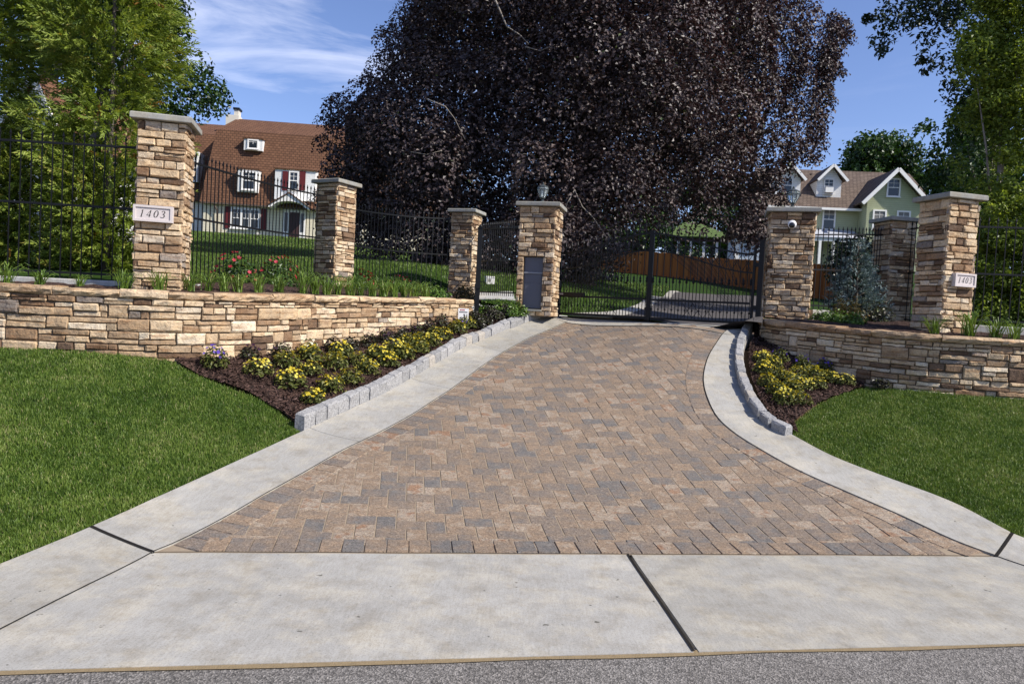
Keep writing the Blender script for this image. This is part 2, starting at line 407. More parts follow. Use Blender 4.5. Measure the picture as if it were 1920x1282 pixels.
# ------------------------------------------------------------------ base ground
def base_sheets():
    xs = np.concatenate([np.linspace(-40, -14, 14)[:-1], np.linspace(-14, 14, 141), np.linspace(14, 40, 14)[1:]])
    t = np.linspace(0, 1, 50)
    X = np.repeat(xs[:, None], 50, 1); Y = 1.5 + (bY(xs)[:, None] - 1.5 + .02) * t[None]
    Z = TF(np.clip(X, -10, 11), Y) - .03
    Z = np.where((X > .6) & (X < 4.1) & (Y > 13.35 - (X - .75) * .70), Z - .35, Z)
    V = np.dstack([X, Y, Z]).reshape(-1, 3)
    F = [(i * 50 + j, (i + 1) * 50 + j, (i + 1) * 50 + j + 1, i * 50 + j + 1) for i in range(len(xs) - 1) for j in range(49)]
    tag(mesh_obj('front_ground', V, F, MAT['soil'], smooth=True), kind='structure')
    m = 90; t = np.concatenate([np.linspace(0, .10, 50), np.linspace(.10, 1, m - 50 + 1)[1:]]) ; t = t ** 1.25
    far = 170.0
    X = xs[:, None] * (1 + 2.2 * t[None]); Y = bY(xs)[:, None] * (1 - t[None]) + far * t[None]
    Z = TB(np.clip(X, -80, 80), np.clip(Y, 0, 130))
    V = np.dstack([X, Y, Z]).reshape(-1, 3)
    F = [(i * m + j, (i + 1) * m + j, (i + 1) * m + j + 1, i * m + j + 1) for i in range(len(xs) - 1) for j in range(m - 1)]
    tag(mesh_obj('back_lawn_ground', V, F, MAT['lawn'], smooth=True), kind='structure')
    V = [(-900, -900, -.5), (900, -900, -.5), (900, 900, -.5), (-900, 900, -.5)]
    tag(mesh_obj('ground', V, [(0, 1, 2, 3)], MAT['soil']), kind='structure')
base_sheets()

# road, apron and concrete driveway edges
st = [at_z(x, y, 0)[:2] for x, y in [(0, 1267), (1920, 1214)]]
st = resamp(np.array(st), 60)
d0 = (st[-1] - st[0]) / np.linalg.norm(st[-1] - st[0])
st = np.vstack([st[0] - d0 * 22, st, st[-1] + d0 * 22]); st = resamp(st, 120)
nrm = np.array([d0[1], -d0[0]])
loft('road', st - nrm * .06, st + nrm * 9, 30, lambda x, y: TF(x, np.maximum(y, 1.5)) * 0 + .019, 0, MAT['asphalt'], skirt=0)
# sandy seam where the apron meets the asphalt
loft('road_edge_grit', st - nrm * .03, st + nrm * (.025 + .012 * np.sin(np.arange(len(st)) * 1.7) + np.abs(RG.normal(0, .014, len(st))))[:, None], 2, lambda x, y: x * 0, .0245, m_simple('sandy_grit', (.24, .18, .105), .95, .1, scale=30, bs=.8, bscale=120), skirt=0)
front_l = GF(285, 1043)[:2]; front_r = GF(1868, 1049)[:2]
jl = np.array(GF(170, 995)[:2]); jr = np.array(GF(1898, 1006)[:2])
fl = np.linspace(0, 1, 50)[:, None]
fline = front_l * (1 - fl) + front_r * fl
fdir = (front_r - front_l) / np.linalg.norm(front_r - front_l); fn = np.array([-fdir[1], fdir[0]])
def on_street(p):  # foot on the street edge, going straight out from p
    s = (st - p) @ fdir; d = (st - p) @ nrm
    return p + fdir * 0 + nrm * float(np.interp(0, s, d))
jm_t = front_l + fdir * float((GF(1176, 1046)[:2] - front_l) @ fdir); jm_b = np.array(at_z(1300, 1231, 0)[:2])
def seg_line(a, b, n=26): t = np.linspace(0, 1, n)[:, None]; return np.array(a) * (1 - t) + np.array(b) * t
def street_seg(a, b, n=26):
    sa = (a - st[0]) @ d0; sb = (b - st[0]) @ d0; s = np.linspace(sa, sb, n)
    ss = (st - st[0]) @ d0
    return np.stack([np.interp(s, ss, st[:, 0]), np.interp(s, ss, st[:, 1])], 1)
g = .008
lw_in = np.array([front_l, GF(150, 1112)[:2], GF(0, 1190)[:2], GF(-300, 1345)[:2] if False else GF(0, 1190)[:2] + (GF(0, 1190)[:2] - GF(150, 1112)[:2]) * 2.0])
lw_out = np.array([jl, GF(85, 1031)[:2], GF(0, 1066)[:2], GF(0, 1066)[:2] + (GF(0, 1066)[:2] - GF(85, 1031)[:2]) * 5.0])
lwi = resamp(lw_in, 26); lwo = resamp(lw_out, 26)
# left apron slab: front edge runs paver line then the diagonal joint out to the left
topA = np.vstack([lwi[::-1][:-1], seg_line(front_l - fn * .0, jm_t, 26)])
topA = resamp(topA, 140)
botA = street_seg(st[0] + d0 * ((lwi[-1] - st[0]) @ d0), jm_b, 140)
loft('apron_slab', topA - fn * .008, botA, 14, TF, .028, MAT['concrete'])
rw_in = np.array([front_r, GF(1920, 1067)[:2], GF(1920, 1067)[:2] + (GF(1920, 1067)[:2] - front_r) * 22])
rw_out = np.array([jr, GF(1960, 1030)[:2], GF(1960, 1030)[:2] + (GF(1960, 1030)[:2] - jr) * 16])
rwi = resamp(rw_in, 26); rwo = resamp(rw_out, 26)
topB = resamp(np.vstack([seg_line(jm_t + d0 * .03, front_r, 26), rwi[1:]]), 140)
botB = street_seg(jm_b + d0 * .03, st[0] + d0 * ((rwi[-1] - st[0]) @ d0), 140)
loft('apron_slab', topB - fn * .008, botB, 14, TF, .028, MAT['concrete'])
loft('pavement_edge', lwo, lwi + fn * .012, 6, TF, .032, MAT['concrete'])
loft('pavement_edge', rwo, rwi + fn * .012, 6, TF, .032, MAT['concrete'])
# side strips: slabs with joints
def strip(outer, inner, cuts):
    n = 120; a = resamp(outer, n); b = resamp(inner, n)
    cuts = [0] + cuts + [n - 1]
    for i, j in zip(cuts[:-1], cuts[1:]):
        A = a[i:j + 1].copy(); B = b[i:j + 1].copy()
        ga = (A[-1] - A[0]) / np.linalg.norm(A[-1] - A[0]); gw = .006 if i else .02
        A[0] += ga * gw; B[0] += ga * gw
        loft('concrete_strip', A, B, 8, TF, .034, MAT['concrete'])
sl_out = np.vstack([jl, lout]); strip(sl_out, lin, [34, 62, 88]); strip(np.vstack([rout]), rin, [60, 92])
# dark joint filler below every gap
fill = MB()
def strip_quad(a, b, w, z):
    a = np.array(a); b = np.array(b); t = np.linspace(0, 1, 60)[:, None]; p = a * (1 - t) + b * t
    d = (b - a) / np.linalg.norm(b - a); nn = np.array([-d[1], d[0]]) * w / 2
    zz = TF(p[:, 0], p[:, 1]) + z; v = []
    for k in range(60): v += [(*(p[k] + nn), zz[k]), (*(p[k] - nn), zz[k])]
    fill.add(v, [(2 * k, 2 * k + 1, 2 * k + 3, 2 * k + 2) for k in range(59)])
strip_quad(front_l - fn * .004, front_r - fn * .004, .013, .0335)
strip_quad(jm_t, jm_b + (jm_b - jm_t) * .0, .017, .0325)
for k in range(0, 24, 3): strip_quad(lwi[k], lwi[k + 3 if k < 21 else 25], .009, .0335); strip_quad(rwi[k], rwi[k + 3 if k < 21 else 25], .009, .0335)
strip_quad(jl, front_l, .026, .0365); strip_quad(jr, front_r, .026, .0365)
for ln in (lin, rin):
    for k in range(len(ln) - 1): strip_quad(ln[k], ln[k + 1], .010, .0368)
tag(fill.build('expansion_joint', MAT['crack']), kind='structure')
loft('driveway_bed', lin, rin, 60, TF, .0215, MAT['sand'], skirt=0)

# ------------------------------------------------------------------ pavers
def pavers():
    W, L = .152, .229
    drive = np.vstack([lin, rin[::-1]])
    recs = []                                    # centre, ex, half sizes, lift
    e1, e2 = fdir, fn; o0 = front_l + fn * .229
    for i in range(-60, 90):
        for j in range(-60, 60):
            x = i * W + j * L; y = i * W - j * L
            for (cx, cy, a, b) in ((x + L / 2, y + W / 2, L, W), (x + L + W / 2, y + W - L / 2, W, L)):
                if -1.5 < cx < 8.5 and -.1 < cy < 10.5: recs.append((o0 + e1 * cx + e2 * cy, e1, e2, a / 2, b / 2, .026))
    C = np.array([r[0] for r in recs])
    ok = inside(drive, C[:, 0], C[:, 1]) & ((C - front_l) @ fn > .14)
    recs = [r for r, k in zip(recs, ok) if k]
    def course(line, side, start=.0):
        n = int(plen(line) / W); p = resamp(line, n + 1)
        for k in range(n):
            a, b = p[k], p[k + 1]; d = (b - a) / np.linalg.norm(b - a); q = np.array([-d[1], d[0]]) * side
            recs.append(((a + b) / 2 + q * (.1145 + .008), d, q, np.linalg.norm(b - a) / 2, .1145, .031))
    course(lin[1:], -1); course(rin[1:], 1)
    course(seg_line(front_l + fdir * .30 + fn * .012, front_r - fdir * .42 + fn * .012), 1)
    N = len(recs)
    c = np.array([r[0] for r in recs]); ex = np.array([r[1] for r in recs]); ey = np.array([r[2] for r in recs])
    hx = np.array([r[3] for r in recs]) - .0028; hy = np.array([r[4] for r in recs]) - .0028; lift = np.array([r[5] for r in recs])
    # clip nothing: pieces past the edge course lie under the concrete strip
    sg = [(-1, -1), (1, -1), (1, 1), (-1, 1)]
    V = np.zeros((N, 8, 3)); tilt = RG.normal(0, .0012, N)
    for k, (sx, sy) in enumerate(sg):
        for q, (ins, dz) in enumerate(((0, -.010), (.004, 0.0))):
            xy = c + ex * ((hx - ins) * sx)[:, None] + ey * ((hy - ins) * sy)[:, None]
            V[:, q * 4 + k, :2] = xy; V[:, q * 4 + k, 2] = lift + dz + tilt * sx
    V[..., 2] += TF(V[..., 0], V[..., 1])
    q = np.array([[4, 5, 6, 7], [0, 1, 5, 4], [1, 2, 6, 5], [2, 3, 7, 6], [3, 0, 4, 7]])
    cr = np.cross(ex, ey) < 0
    F = (np.arange(N)[:, None, None] * 8 + q[None])
    F[cr] = F[cr][:, :, ::-1]
    sh = RG.random(N) ** 1.0
    o = mesh_obj('driveway', V.reshape(-1, 3), F.reshape(-1, 4), MAT['paver'], shade=np.repeat(sh, 5))
    tag(o, kind='structure')
pavers()

# ------------------------------------------------------------------ granite kerbs
def kerb(line, label, h0, h1, side):
    n = int(plen(line) / .205); p = resamp(line, n + 1); mb = MB()
    root = None
    for k in range(n):
        a, b = p[k], p[k + 1]; d = (b - a) / np.linalg.norm(b - a); q = np.array([-d[1], d[0]]) * side
        L = np.linalg.norm(b - a) - .008; h = h0 + (h1 - h0) * k / n + random.uniform(-.012, .012); w = .115
        c = (a + b) / 2 + q * (w / 2 + random.uniform(-.006, .006)); zb = TF(*c)
        v = []
        for (z, ins) in ((-.10, 0), (h * .5, 0), (h - .015, .002), (h, .014)):
            for t in range(8):
                th = [(-1, -1), (0, -1.04), (1, -1), (1.02, 0), (1, 1), (0, 1.04), (-1, 1), (-1.02, 0)][t]
                xy = c + d * th[0] * (L / 2 - ins) + q * th[1] * (w / 2 - ins) + np.array([random.gauss(0, .0035), random.gauss(0, .0035)])
                v.append((xy[0], xy[1], TF(*xy) + z + random.gauss(0, .003)))
        f = [(i * 8 + t, i * 8 + (t + 1) % 8, (i + 1) * 8 + (t + 1) % 8, (i + 1) * 8 + t) for i in range(3) for t in range(8)] + [tuple(24 + t for t in range(8))]
        if side < 0: f = [x[::-1] for x in f]
        mb.add(v, f, (random.random() * .6 if random.random() < .85 else .9))
    tag(mb.build('granite_kerb', MAT['granite']), label, 'kerb', 'granite kerbs beside the driveway')
k_l = ground_line(L_OUT[4:], 60)
kerb(k_l, 'pale granite block kerb along the long flower bed below the left stone wall', .19, .145, 1)
k_r = ground_line(R_OUT[4:], 60)[::-1]
kerb(k_r, 'curving granite block kerb in front of the short flower bed at the right wall', .13, .15, -1)

# ------------------------------------------------------------------ lawns and beds
BED_L = [(559, 803), (534, 784), (487, 752), (425, 727), (362, 702), (318, 678)]
lawn_l_a = ground_line([(565, 813), (500, 846), (400, 892), (285, 944), (170, 996), (85, 1032), (0, 1067)], 60)
lawn_l_a = np.vstack([lawn_l_a, lawn_l_a[-1] + (lawn_l_a[-1] - lawn_l_a[-6]) / np.linalg.norm(lawn_l_a[-1] - lawn_l_a[-6]) * 3.5])
lawn_l_b = np.vstack([ground_line(BED_L, 30), [(P(x, y, Y)[0], Y) for x, y, Y in [(170, 662, 8.0), (0, 655, 7.9), (-420, 641, 7.9)]]])
def inset(a, b, d): v = b - a; return a + v * (d / np.maximum(np.linalg.norm(v, axis=1), .1))[:, None]
LA, LB = resamp(lawn_l_a, 70), resamp(lawn_l_b, 70); LA = inset(LA, LB, .035)
BED_R = [(1488, 797), (1510, 779), (1542, 757), (1590, 738), (1625, 728)]
lawn_r_a = ground_line([(1487, 821), (1558, 860), (1648, 896), (1785, 948), (1898, 1007), (1960, 1031)], 60)
lawn_r_a = np.vstack([lawn_r_a, lawn_r_a[-1] + (lawn_r_a[-1] - lawn_r_a[-6]) / np.linalg.norm(lawn_r_a[-1] - lawn_r_a[-6]) * 3.5])
lawn_r_b = np.vstack([ground_line(BED_R, 30), [(P(x, y, Y)[0], Y) for x, y, Y in [(1736, 735, 9.65), (1920, 750, 9.4), (2350, 790, 9.2)]]])
RA, RB = resamp(lawn_r_a, 70), resamp(lawn_r_b, 70); RA = inset(RA, RB, .035)
loft('lawn', LA, LB, 30, TF, .008, MAT['lawn'], skirt=0, jitter=.004)
loft('lawn', RA, RB, 30, TF, .008, MAT['lawn'], skirt=0, jitter=.004)

def blades(name, pts, hmin, hmax, w, shade, lean=.5, label=None):
    N = len(pts); th = RG.random(N) * 2 * math.pi; h = RG.uniform(hmin, hmax, N); ww = w * RG.uniform(.6, 1.3, N)
    s = np.stack([np.cos(th), np.sin(th), np.zeros(N)], 1) * ww[:, None] / 2
    ph = RG.random(N) * 2 * math.pi; ln = RG.random(N) * lean * h
    tip = pts + np.stack([np.cos(ph) * ln, np.sin(ph) * ln, h], 1)
    mid = pts + np.stack([np.cos(ph) * ln * .35, np.sin(ph) * ln * .35, h * .6], 1)
    V = np.stack([pts - s, pts + s, mid + s * .8, tip, mid - s * .8], 1).reshape(-1, 3)
    b = np.arange(N)[:, None] * 5
    F = np.concatenate([b + np.array([[0, 1, 2, 4]])]).reshape(-1, 4)
    T3 = (b + np.array([[4, 2, 3]])).reshape(-1, 3)
    me_F = [tuple(f) for f in F.tolist()] + [tuple(f) for f in T3.tolist()]
    o = mesh_obj(name, V, me_F, MAT['blade'], shade=np.concatenate([shade, shade]))
    return tag(o, label, 'grass' if label else None, None, 'stuff')
def vnoise(x, y, f, seed=0):
    """smooth value noise for patchiness"""
    r = np.random.default_rng(seed); tab = r.random((64, 64))
    X = x * f + 100; Y = y * f + 100; i = np.floor(X).astype(int); j = np.floor(Y).astype(int); a = X - i; b = Y - j
    a = a * a * (3 - 2 * a); b = b * b * (3 - 2 * b)
    t = lambda p, q: tab[p % 64, q % 64]
    return (t(i, j) * (1 - a) + t(i + 1, j) * a) * (1 - b) + (t(i, j + 1) * (1 - a) + t(i + 1, j + 1) * a) * b
def sample_loft(A, B, dens):
    n = 5000; u = RG.random(n) * (len(A) - 1.001); v = RG.random(n)
    area = 0
    q = A[:-1] - A[1:]; wmid = np.linalg.norm(A - B, axis=1)
    for i in range(len(A) - 1):
        x = np.cross(B[i] - A[i], A[i + 1] - A[i]); y = np.cross(B[i + 1] - B[i], A[i + 1] - B[i + 1]); area += (abs(x) + abs(y)) / 2
    N = int(area * dens); out = []
    cell = np.array([abs(np.cross(B[i] - A[i], A[i + 1] - A[i])) + abs(np.cross(B[i + 1] - B[i], A[i + 1] - B[i + 1])) for i in range(len(A) - 1)])
    idx = RG.choice(len(cell), N, p=cell / cell.sum()); t = RG.random(N); v = RG.random(N)
    a = A[idx] * (1 - t)[:, None] + A[idx + 1] * t[:, None]; b = B[idx] * (1 - t)[:, None] + B[idx + 1] * t[:, None]
    return a * (1 - v)[:, None] + b * v[:, None]
def front_grass(A, B, label, dens=11000, seed=1):
    p = sample_loft(A, B, dens)
    # keep what the photo can see plus a margin
    keep = (np.abs(p[:, 0] / p[:, 1]) < .95) | (RG.random(len(p)) < .25)
    p = p[keep]; p = p + RG.normal(0, .012, p.shape) + RG.normal(0, .045, p.shape) * (RG.random(len(p)) < .10)[:, None]; z = TF(p[:, 0], p[:, 1]) + .004
    n1 = vnoise(p[:, 0], p[:, 1], 1.6, seed); n2 = vnoise(p[:, 0], p[:, 1], 6, seed + 1)
    n3 = vnoise(p[:, 0], p[:, 1], 18, seed + 2)
    sh = np.clip(.00 + .40 * n1 + .30 * n2 + .36 * n3 + RG.normal(0, .17, len(p)), 0, .95); sh[RG.random(len(p)) < .025] = 1.0
    blades('grass', np.column_stack([p, z]), .020, .044, .0060, sh, .75, label)
front_grass(LA, LB, 'short bright lawn grass below the left retaining wall', seed=3)
front_grass(RA, RB, 'short bright lawn grass below the right retaining wall', seed=8)

# mulch beds
bed_l_b = np.vstack([ground_line(BED_L, 24), [(P(x, y, Y)[0], Y + .02) for x, y, Y in WALL_L[4:]], [(-.25, 13.3)], [(.45, 13.75)], [(.95, 14.0)]])
bA = resamp(k_l, 60); bA = bA + np.array([-.08, .06]); bB = resamp(bed_l_b, 60)
loft('mulch_bed', bA, bB, 24, TF, .045, MAT['mulch'], skirt=.0, jitter=.010)
bed_r_b = np.vstack([ground_line(BED_R, 24), [(P(x, y, Y)[0], Y + .02) for x, y, Y in WALL_R[:4][::-1]]])
cA = resamp(k_r[::-1], 60)[::-1] + np.array([.09, .04]); cB = resamp(bed_r_b, 60)
loft('mulch_bed', cA, cB, 24, TF, .045, MAT['mulch'], skirt=.0, jitter=.010)
def chips(A, B, dens, label):
    p = sample_loft(A, B, dens); N = len(p); z = TF(p[:, 0], p[:, 1]) + .052 + RG.random(N) * .012
    th = RG.random(N) * 6.28; l = RG.uniform(.010, .032, N); w = RG.uniform(.003, .008, N)
    t = np.stack([np.cos(th), np.sin(th), RG.normal(0, .35, N)], 1) * l[:, None]; b = np.stack([-np.sin(th), np.cos(th), RG.normal(0, .3, N)], 1) * w[:, None]
    c = np.column_stack([p, z]); V = np.stack([c - t - b, c + t - b, c + t + b, c - t + b], 1).reshape(-1, 3)
    o = mesh_obj('mulch_chips', V, np.arange(4 * N).reshape(-1, 4), MAT['chip'], shade=RG.random(N) ** 1.3)
    tag(o, label, 'mulch', None, 'stuff')
chips(bA, bB, 1400, 'dark brown bark mulch in the long left flower bed')
chips(cA, cB, 1400, 'dark brown bark mulch in the short right flower bed')

# ------------------------------------------------------------------ stonework
def stone_rects(L, H, rnd, thin=False):
    out = []; z = 0.0
    while thin and z < H - .03:
        bh = rnd.uniform(.062, .108)
        if H - z - bh < .05: bh = H - z
        s = -rnd.uniform(0, .15)
        while s < L:
            w = rnd.uniform(.13, .36)
            if rnd.random() < .14: out += [(s, s + w, z, z + bh * .5), (s, s + w, z + bh * .5, z + bh)]
            else: out.append((s, s + w, z, z + bh))
            s += w
        z += bh
    while z < H - .03:
        bh = rnd.uniform(.095, .19)
        if H - z - bh < .07: bh = H - z
        s = -rnd.uniform(0, .2)
        while s < L:
            if rnd.random() < (.42 if bh < .17 else .16):
                w = rnd.uniform(.13, .40); out.append((s, s + w, z, z + bh))
            else:
                w = rnd.uniform(.26, .56); k = 2 if bh < .165 else rnd.choice((2, 2, 3)); cut = [0]
                for i in range(k - 1): cut.append(bh * (i + 1) / k + rnd.uniform(-.18, .18) * bh / k * 1.4)
                cut.append(bh)
                for i in range(k):
                    m = rnd.choice((1, 2, 2, 2, 3)) if w > .3 else rnd.choice((1, 1, 2)); c = sorted([0] + [rnd.uniform(.2, .8) * w for _ in range(m - 1)] + [w])
                    for a, b in zip(c[:-1], c[1:]): out.append((s + a, s + b, z + cut[i], z + cut[i + 1]))
            s += w
        z += bh
    res = []
    for a, b, c, d in out:
        a = max(a, 0); b = min(b, L)
        if b - a > .035 and d - c > .02: res.append((a, b, c, d))
    return res
def add_stone(mb, r, mapf, rnd, rough=1.0):
    a, b, c, d = r; g = .0025; a += g; b -= g; c += g * .8; d -= g * .8
    nx = max(3, int((b - a) / .055) + 2); nz = 4
    base = rnd.uniform(-.004, .022) * rough; s = []; z = []; dd = []
    tx, tz = rnd.gauss(0, .05), rnd.gauss(0, .09)
    for i in range(nx):
        for j in range(nz):
            u = i / (nx - 1); v = j / (nz - 1); edge = i in (0, nx - 1) or j in (0, nz - 1)
            js = rnd.gauss(0, .004) if 0 < i < nx - 1 else rnd.uniform(0, .006) * (1 if i == 0 else -1)
            jz = rnd.uniform(0, .007) * (1 if j == 0 else -1) if j in (0, nz - 1) else rnd.gauss(0, .003)
            uu = u
            if i == 1: uu = min(.014 / (b - a), .3)
            if i == nx - 2: uu = 1 - min(.014 / (b - a), .3)
            vv = (0, .16, .84, 1)[j]
            s.append(a + (b - a) * uu + js); z.append(c + (d - c) * vv + jz)
            dep = base + (tx * (u - .5) * (b - a) + tz * (v - .5) * (d - c)) + rnd.gauss(0, .0035) * rough
            dd.append(dep - (.013 if edge else 0))
    n0 = len(s); ring = [i * nz for i in range(nx)] + [(nx - 1) * nz + j for j in range(1, nz)] + [i * nz + nz - 1 for i in range(nx - 2, -1, -1)] + [j for j in range(nz - 2, 0, -1)]
    for k in ring: s.append(s[k]); z.append(z[k]); dd.append(-.045)
    f = [(i * nz + j, (i + 1) * nz + j, (i + 1) * nz + j + 1, i * nz + j + 1) for i in range(nx - 1) for j in range(nz - 1)]
    m = len(ring); f += [(ring[k], n0 + k, n0 + (k + 1) % m, ring[(k + 1) % m]) for k in range(m)]
    V = mapf(np.array(s), np.array(z), np.array(dd))
    mb.add(V, f, rnd.random())

def wall(path, zfun, H, name, label, end_dir, seed, dark=0.0):
    rnd = random.Random(seed); root = thing(name, (*path[len(path) // 2], 0), 0, label, 'retaining wall', 'curved stone retaining walls')
    off = np.array([*path[len(path) // 2], 0])
    L = plen(path); n = len(path)
    d = np.concatenate([[0], np.cumsum(np.linalg.norm(np.diff(path, axis=0), axis=1))])
    T = np.gradient(path, axis=0); T /= np.linalg.norm(T, axis=1)[:, None]; N = np.stack([T[:, 1], -T[:, 0]], 1)   # facing the street
    zt = np.array([zfun(y) for x, y in path]) - .10
    I = lambda s, a: np.interp(s, d, a)
    def mp(s, z, dd):
        nx, ny = I(s, N[:, 0]), I(s, N[:, 1])
        return np.stack([I(s, path[:, 0]) + nx * dd, I(s, path[:, 1]) + ny * dd, I(s, zt) - H + z], 1) - off
    mb = MB()
    for r in stone_rects(L, H, rnd): add_stone(mb, r, mp, rnd)
    # returns at the free end
    e = -1 if end_dir > 0 else 0
    Tn = T[e] * (1 if end_dir > 0 else -1); Nn = N[e]; c0 = path[e]
    def mpe(s, z, dd):
        q = c0 - Nn * (s if end_dir > 0 else .34 - s)[:, None] + Tn * dd[:, None]
        return np.column_stack([q, np.full(len(s), zt[e] - H) + z]) - off
    for r in stone_rects(.34, H, rnd): add_stone(mb, r, mpe, rnd)
    mb.build('stone_facing', MAT['stone'], root)
    core = MB(); v = []
    for k in range(n):
        for (dd, z) in ((-.018, zt[k] - H), (-.018, zt[k] + .004), (-.33, zt[k] + .004), (-.33, zt[k] - H)):
            v.append(np.array([*(path[k] + N[k] * dd), z]) - off)
    f = [(i * 4 + j, i * 4 + (j + 1) % 4, (i + 1) * 4 + (j + 1) % 4, (i + 1) * 4 + j) for i in range(n - 1) for j in range(4)] + [(0, 1, 2, 3), tuple((n - 1) * 4 + j for j in range(4))[::-1]]
    core.add(v, f); core.build('core', MAT['joint'], root)
    cp = MB(); s = 0.0
    while s < L - .05:
        w = rnd.uniform(.38, .95); w = min(w, L - s) if L - s - w > .25 else L - s
        m = max(3, int(w / .07)); h = rnd.uniform(.085, .11); v = []
        ov = rnd.uniform(.035, .065)
        for k in range(m + 1):
            ss = np.array([s + .004 + (w - .008) * k / m])
            ed = .010 if k in (0, m) else 0
            prof = [(-.36, .0), (-.36, h), (-.15, h + rnd.gauss(0, .003)), (ov - .02 - ed + rnd.gauss(0, .005), h - .004 + rnd.gauss(0, .004)), (ov - ed + rnd.gauss(0, .008), h * .62 + rnd.gauss(0, .006)),
                    (ov - .008 - ed + rnd.gauss(0, .008), h * .25 + rnd.gauss(0, .006)), (ov - .03 - ed + rnd.gauss(0, .006), .004 + rnd.gauss(0, .003))]
            for (dd, z) in prof: v.append(mp(ss, np.array([H + z]), np.array([dd]))[0])
        q = 7; f = [(i * q + j, i * q + (j + 1) % q, (i + 1) * q + (j + 1) % q, (i + 1) * q + j) for i in range(m) for j in range(q)] + [tuple(range(q)), tuple(m * q + j for j in range(q))[::-1]]
        f = [x[::-1] for x in f]
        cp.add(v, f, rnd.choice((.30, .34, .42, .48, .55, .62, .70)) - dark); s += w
    cp.build('coping', MAT['stone'], root)
    return root
wall(wl, zcap_l, 1.02, 'retaining_wall', 'long curving stone retaining wall with slab coping behind the left lawn', 1, 5)
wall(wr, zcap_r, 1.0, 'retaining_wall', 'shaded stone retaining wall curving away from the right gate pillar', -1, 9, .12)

def pillar(label, px, py, Y, w, z0, z1, az, seed, hole=None):
    """square ledge-stone pillar with a concrete cap; returns the root Empty (local -Y is the front face)"""
    rnd = random.Random(seed); c = P(px, py, Y); rz = R_(az + 90)
    root = thing('stone_pillar', (c[0], Y, z0), rz, label, 'pillar', 'stone pillars with concrete caps')
    H = z1 - z0 - .075; h = w / 2; mb = MB(); core = MB()
    for k in range(4):
        M = Matrix.Rotation(k * math.pi / 2, 3, 'Z'); M = np.array(M)
        def mp(s, z, dd): return np.stack([s - h, -h - dd, z], 1) @ M.T
        for r in stone_rects(w, H, rnd, True):
            if hole and k == 0:
                a, b, cc, d = r; x0, x1, hz0, hz1 = hole; x0 += h; x1 += h
                if a < x1 and b > x0 and cc < hz1 and d > hz0:
                    if cc < hz0 - .03: r = (a, b, cc, hz0)
                    elif d > hz1 + .03: r = (a, b, hz1, d)
                    elif a < x0 - .03: r = (a, x0, cc, d)
                    elif b > x1 + .03: r = (x1, b, cc, d)
                    else: continue
            add_stone(mb, r, mp, rnd)
        # back fill of corners
    i = h - .02
    if hole:
        x0, x1, a, b = hole
        core.box(-i, x0, -i, i, 0, H); core.box(x1, i, -i, i, 0, H); core.box(x0 - .001, x1 + .001, -i + .14, i - .001, a - .001, b + .001)
        core.box(x0 - .001, x1 + .001, -i + .001, i - .002, 0, a); core.box(x0 - .001, x1 + .001, -i + .001, i - .002, b, H)
    else: core.box(-i, i, -i, i, 0, H)
    sh = mb.build('shaft', MAT['stone'], root); core.build('core', MAT['joint'], sh)
    cap = MB(); o = h + .07; t = z1 - z0
    v = []
    for (q, z) in ((o - .02, H + .003), (o - .004, H + .004), (o, H + .012), (o, t - .012), (o - .01, t), (.05, t + .028)):
        v += [(-q, -q, z), (q, -q, z), (q, q, z), (-q, q, z)]
    f = [(i * 4 + j, i * 4 + (j + 1) % 4, (i + 1) * 4 + (j + 1) % 4, (i + 1) * 4 + j) for i in range(5) for j in range(4)] + [(3, 2, 1, 0), (20, 21, 22, 23)]
    cap.add(v, f); cap.build('cap', MAT['cap'], root)
    return root
p_l1 = pillar('tall stone pillar nearest the left edge, carrying a 1403 plaque', 304, 540, 8.86, .52, 1.76, 3.80, -76.5, 21)
p_l2 = pillar('stone pillar with shaded left face, second from the left, among red roses', 624, 530, 14.0, .52, 1.98, 4.02, -122 + 90 - 90 + 4, 22)
p_l3 = pillar('slim stone pillar where the curved left fence ends, beside the black post', 868, 557, 16.5, .52, 2.0, 3.94, -108, 23)
MBX = (-.215, .135, .12, 1.06)
p_g1 = pillar('gate pillar with a grey parcel box built into its face', 1006, 580, 13.6, .66, 1.70, 3.73, -103, 24, MBX)
p_g2 = pillar('wide gate pillar with a white dome camera, right of the iron gate', 1471, 605, 12.55, .70, 1.66, 3.70, -106, 25)
p_r1 = pillar('sunlit and shaded two-sided pillar at the right carrying the smaller 1403 plaque', 1762, 620, 10.55, .52, 1.66, 3.70, -75, 26)
p_r2 = pillar('shaded stone pillar standing behind the blue spruce at right', 1666, 600, 14.0, .52, 1.85, 3.87, -80, 27)
# ------------------------------------------------------------------ plaques, parcel box, lanterns, camera
MAT['plaque'] = m_simple('plaque_stone', (.58, .52, .50), .7, .3, var=.08)
MAT['ink'] = m_simple('engraved_black', (.02, .02, .02), .6, .2, var=0)
def text_part(txt, size, mat, parent, loc, rot, name, shear=.28, ext=.002):
    cu = bpy.data.curves.new(name, 'FONT'); cu.body = txt; cu.size = size; cu.align_x = 'CENTER'; cu.align_y = 'CENTER'; cu.extrude = ext; cu.shear = shear; cu.space_character = 1.18
    o = bpy.data.objects.new(name, cu); COL.objects.link(o)
    dg = bpy.context.evaluated_depsgraph_get(); me = bpy.data.meshes.new_from_object(o.evaluated_get(dg))
    bpy.data.objects.remove(o); me.materials.clear(); me.materials.append(mat)
    o = bpy.data.objects.new(name, me); COL.objects.link(o); o.parent = parent; o.location = loc; o.rotation_euler = rot
    return o
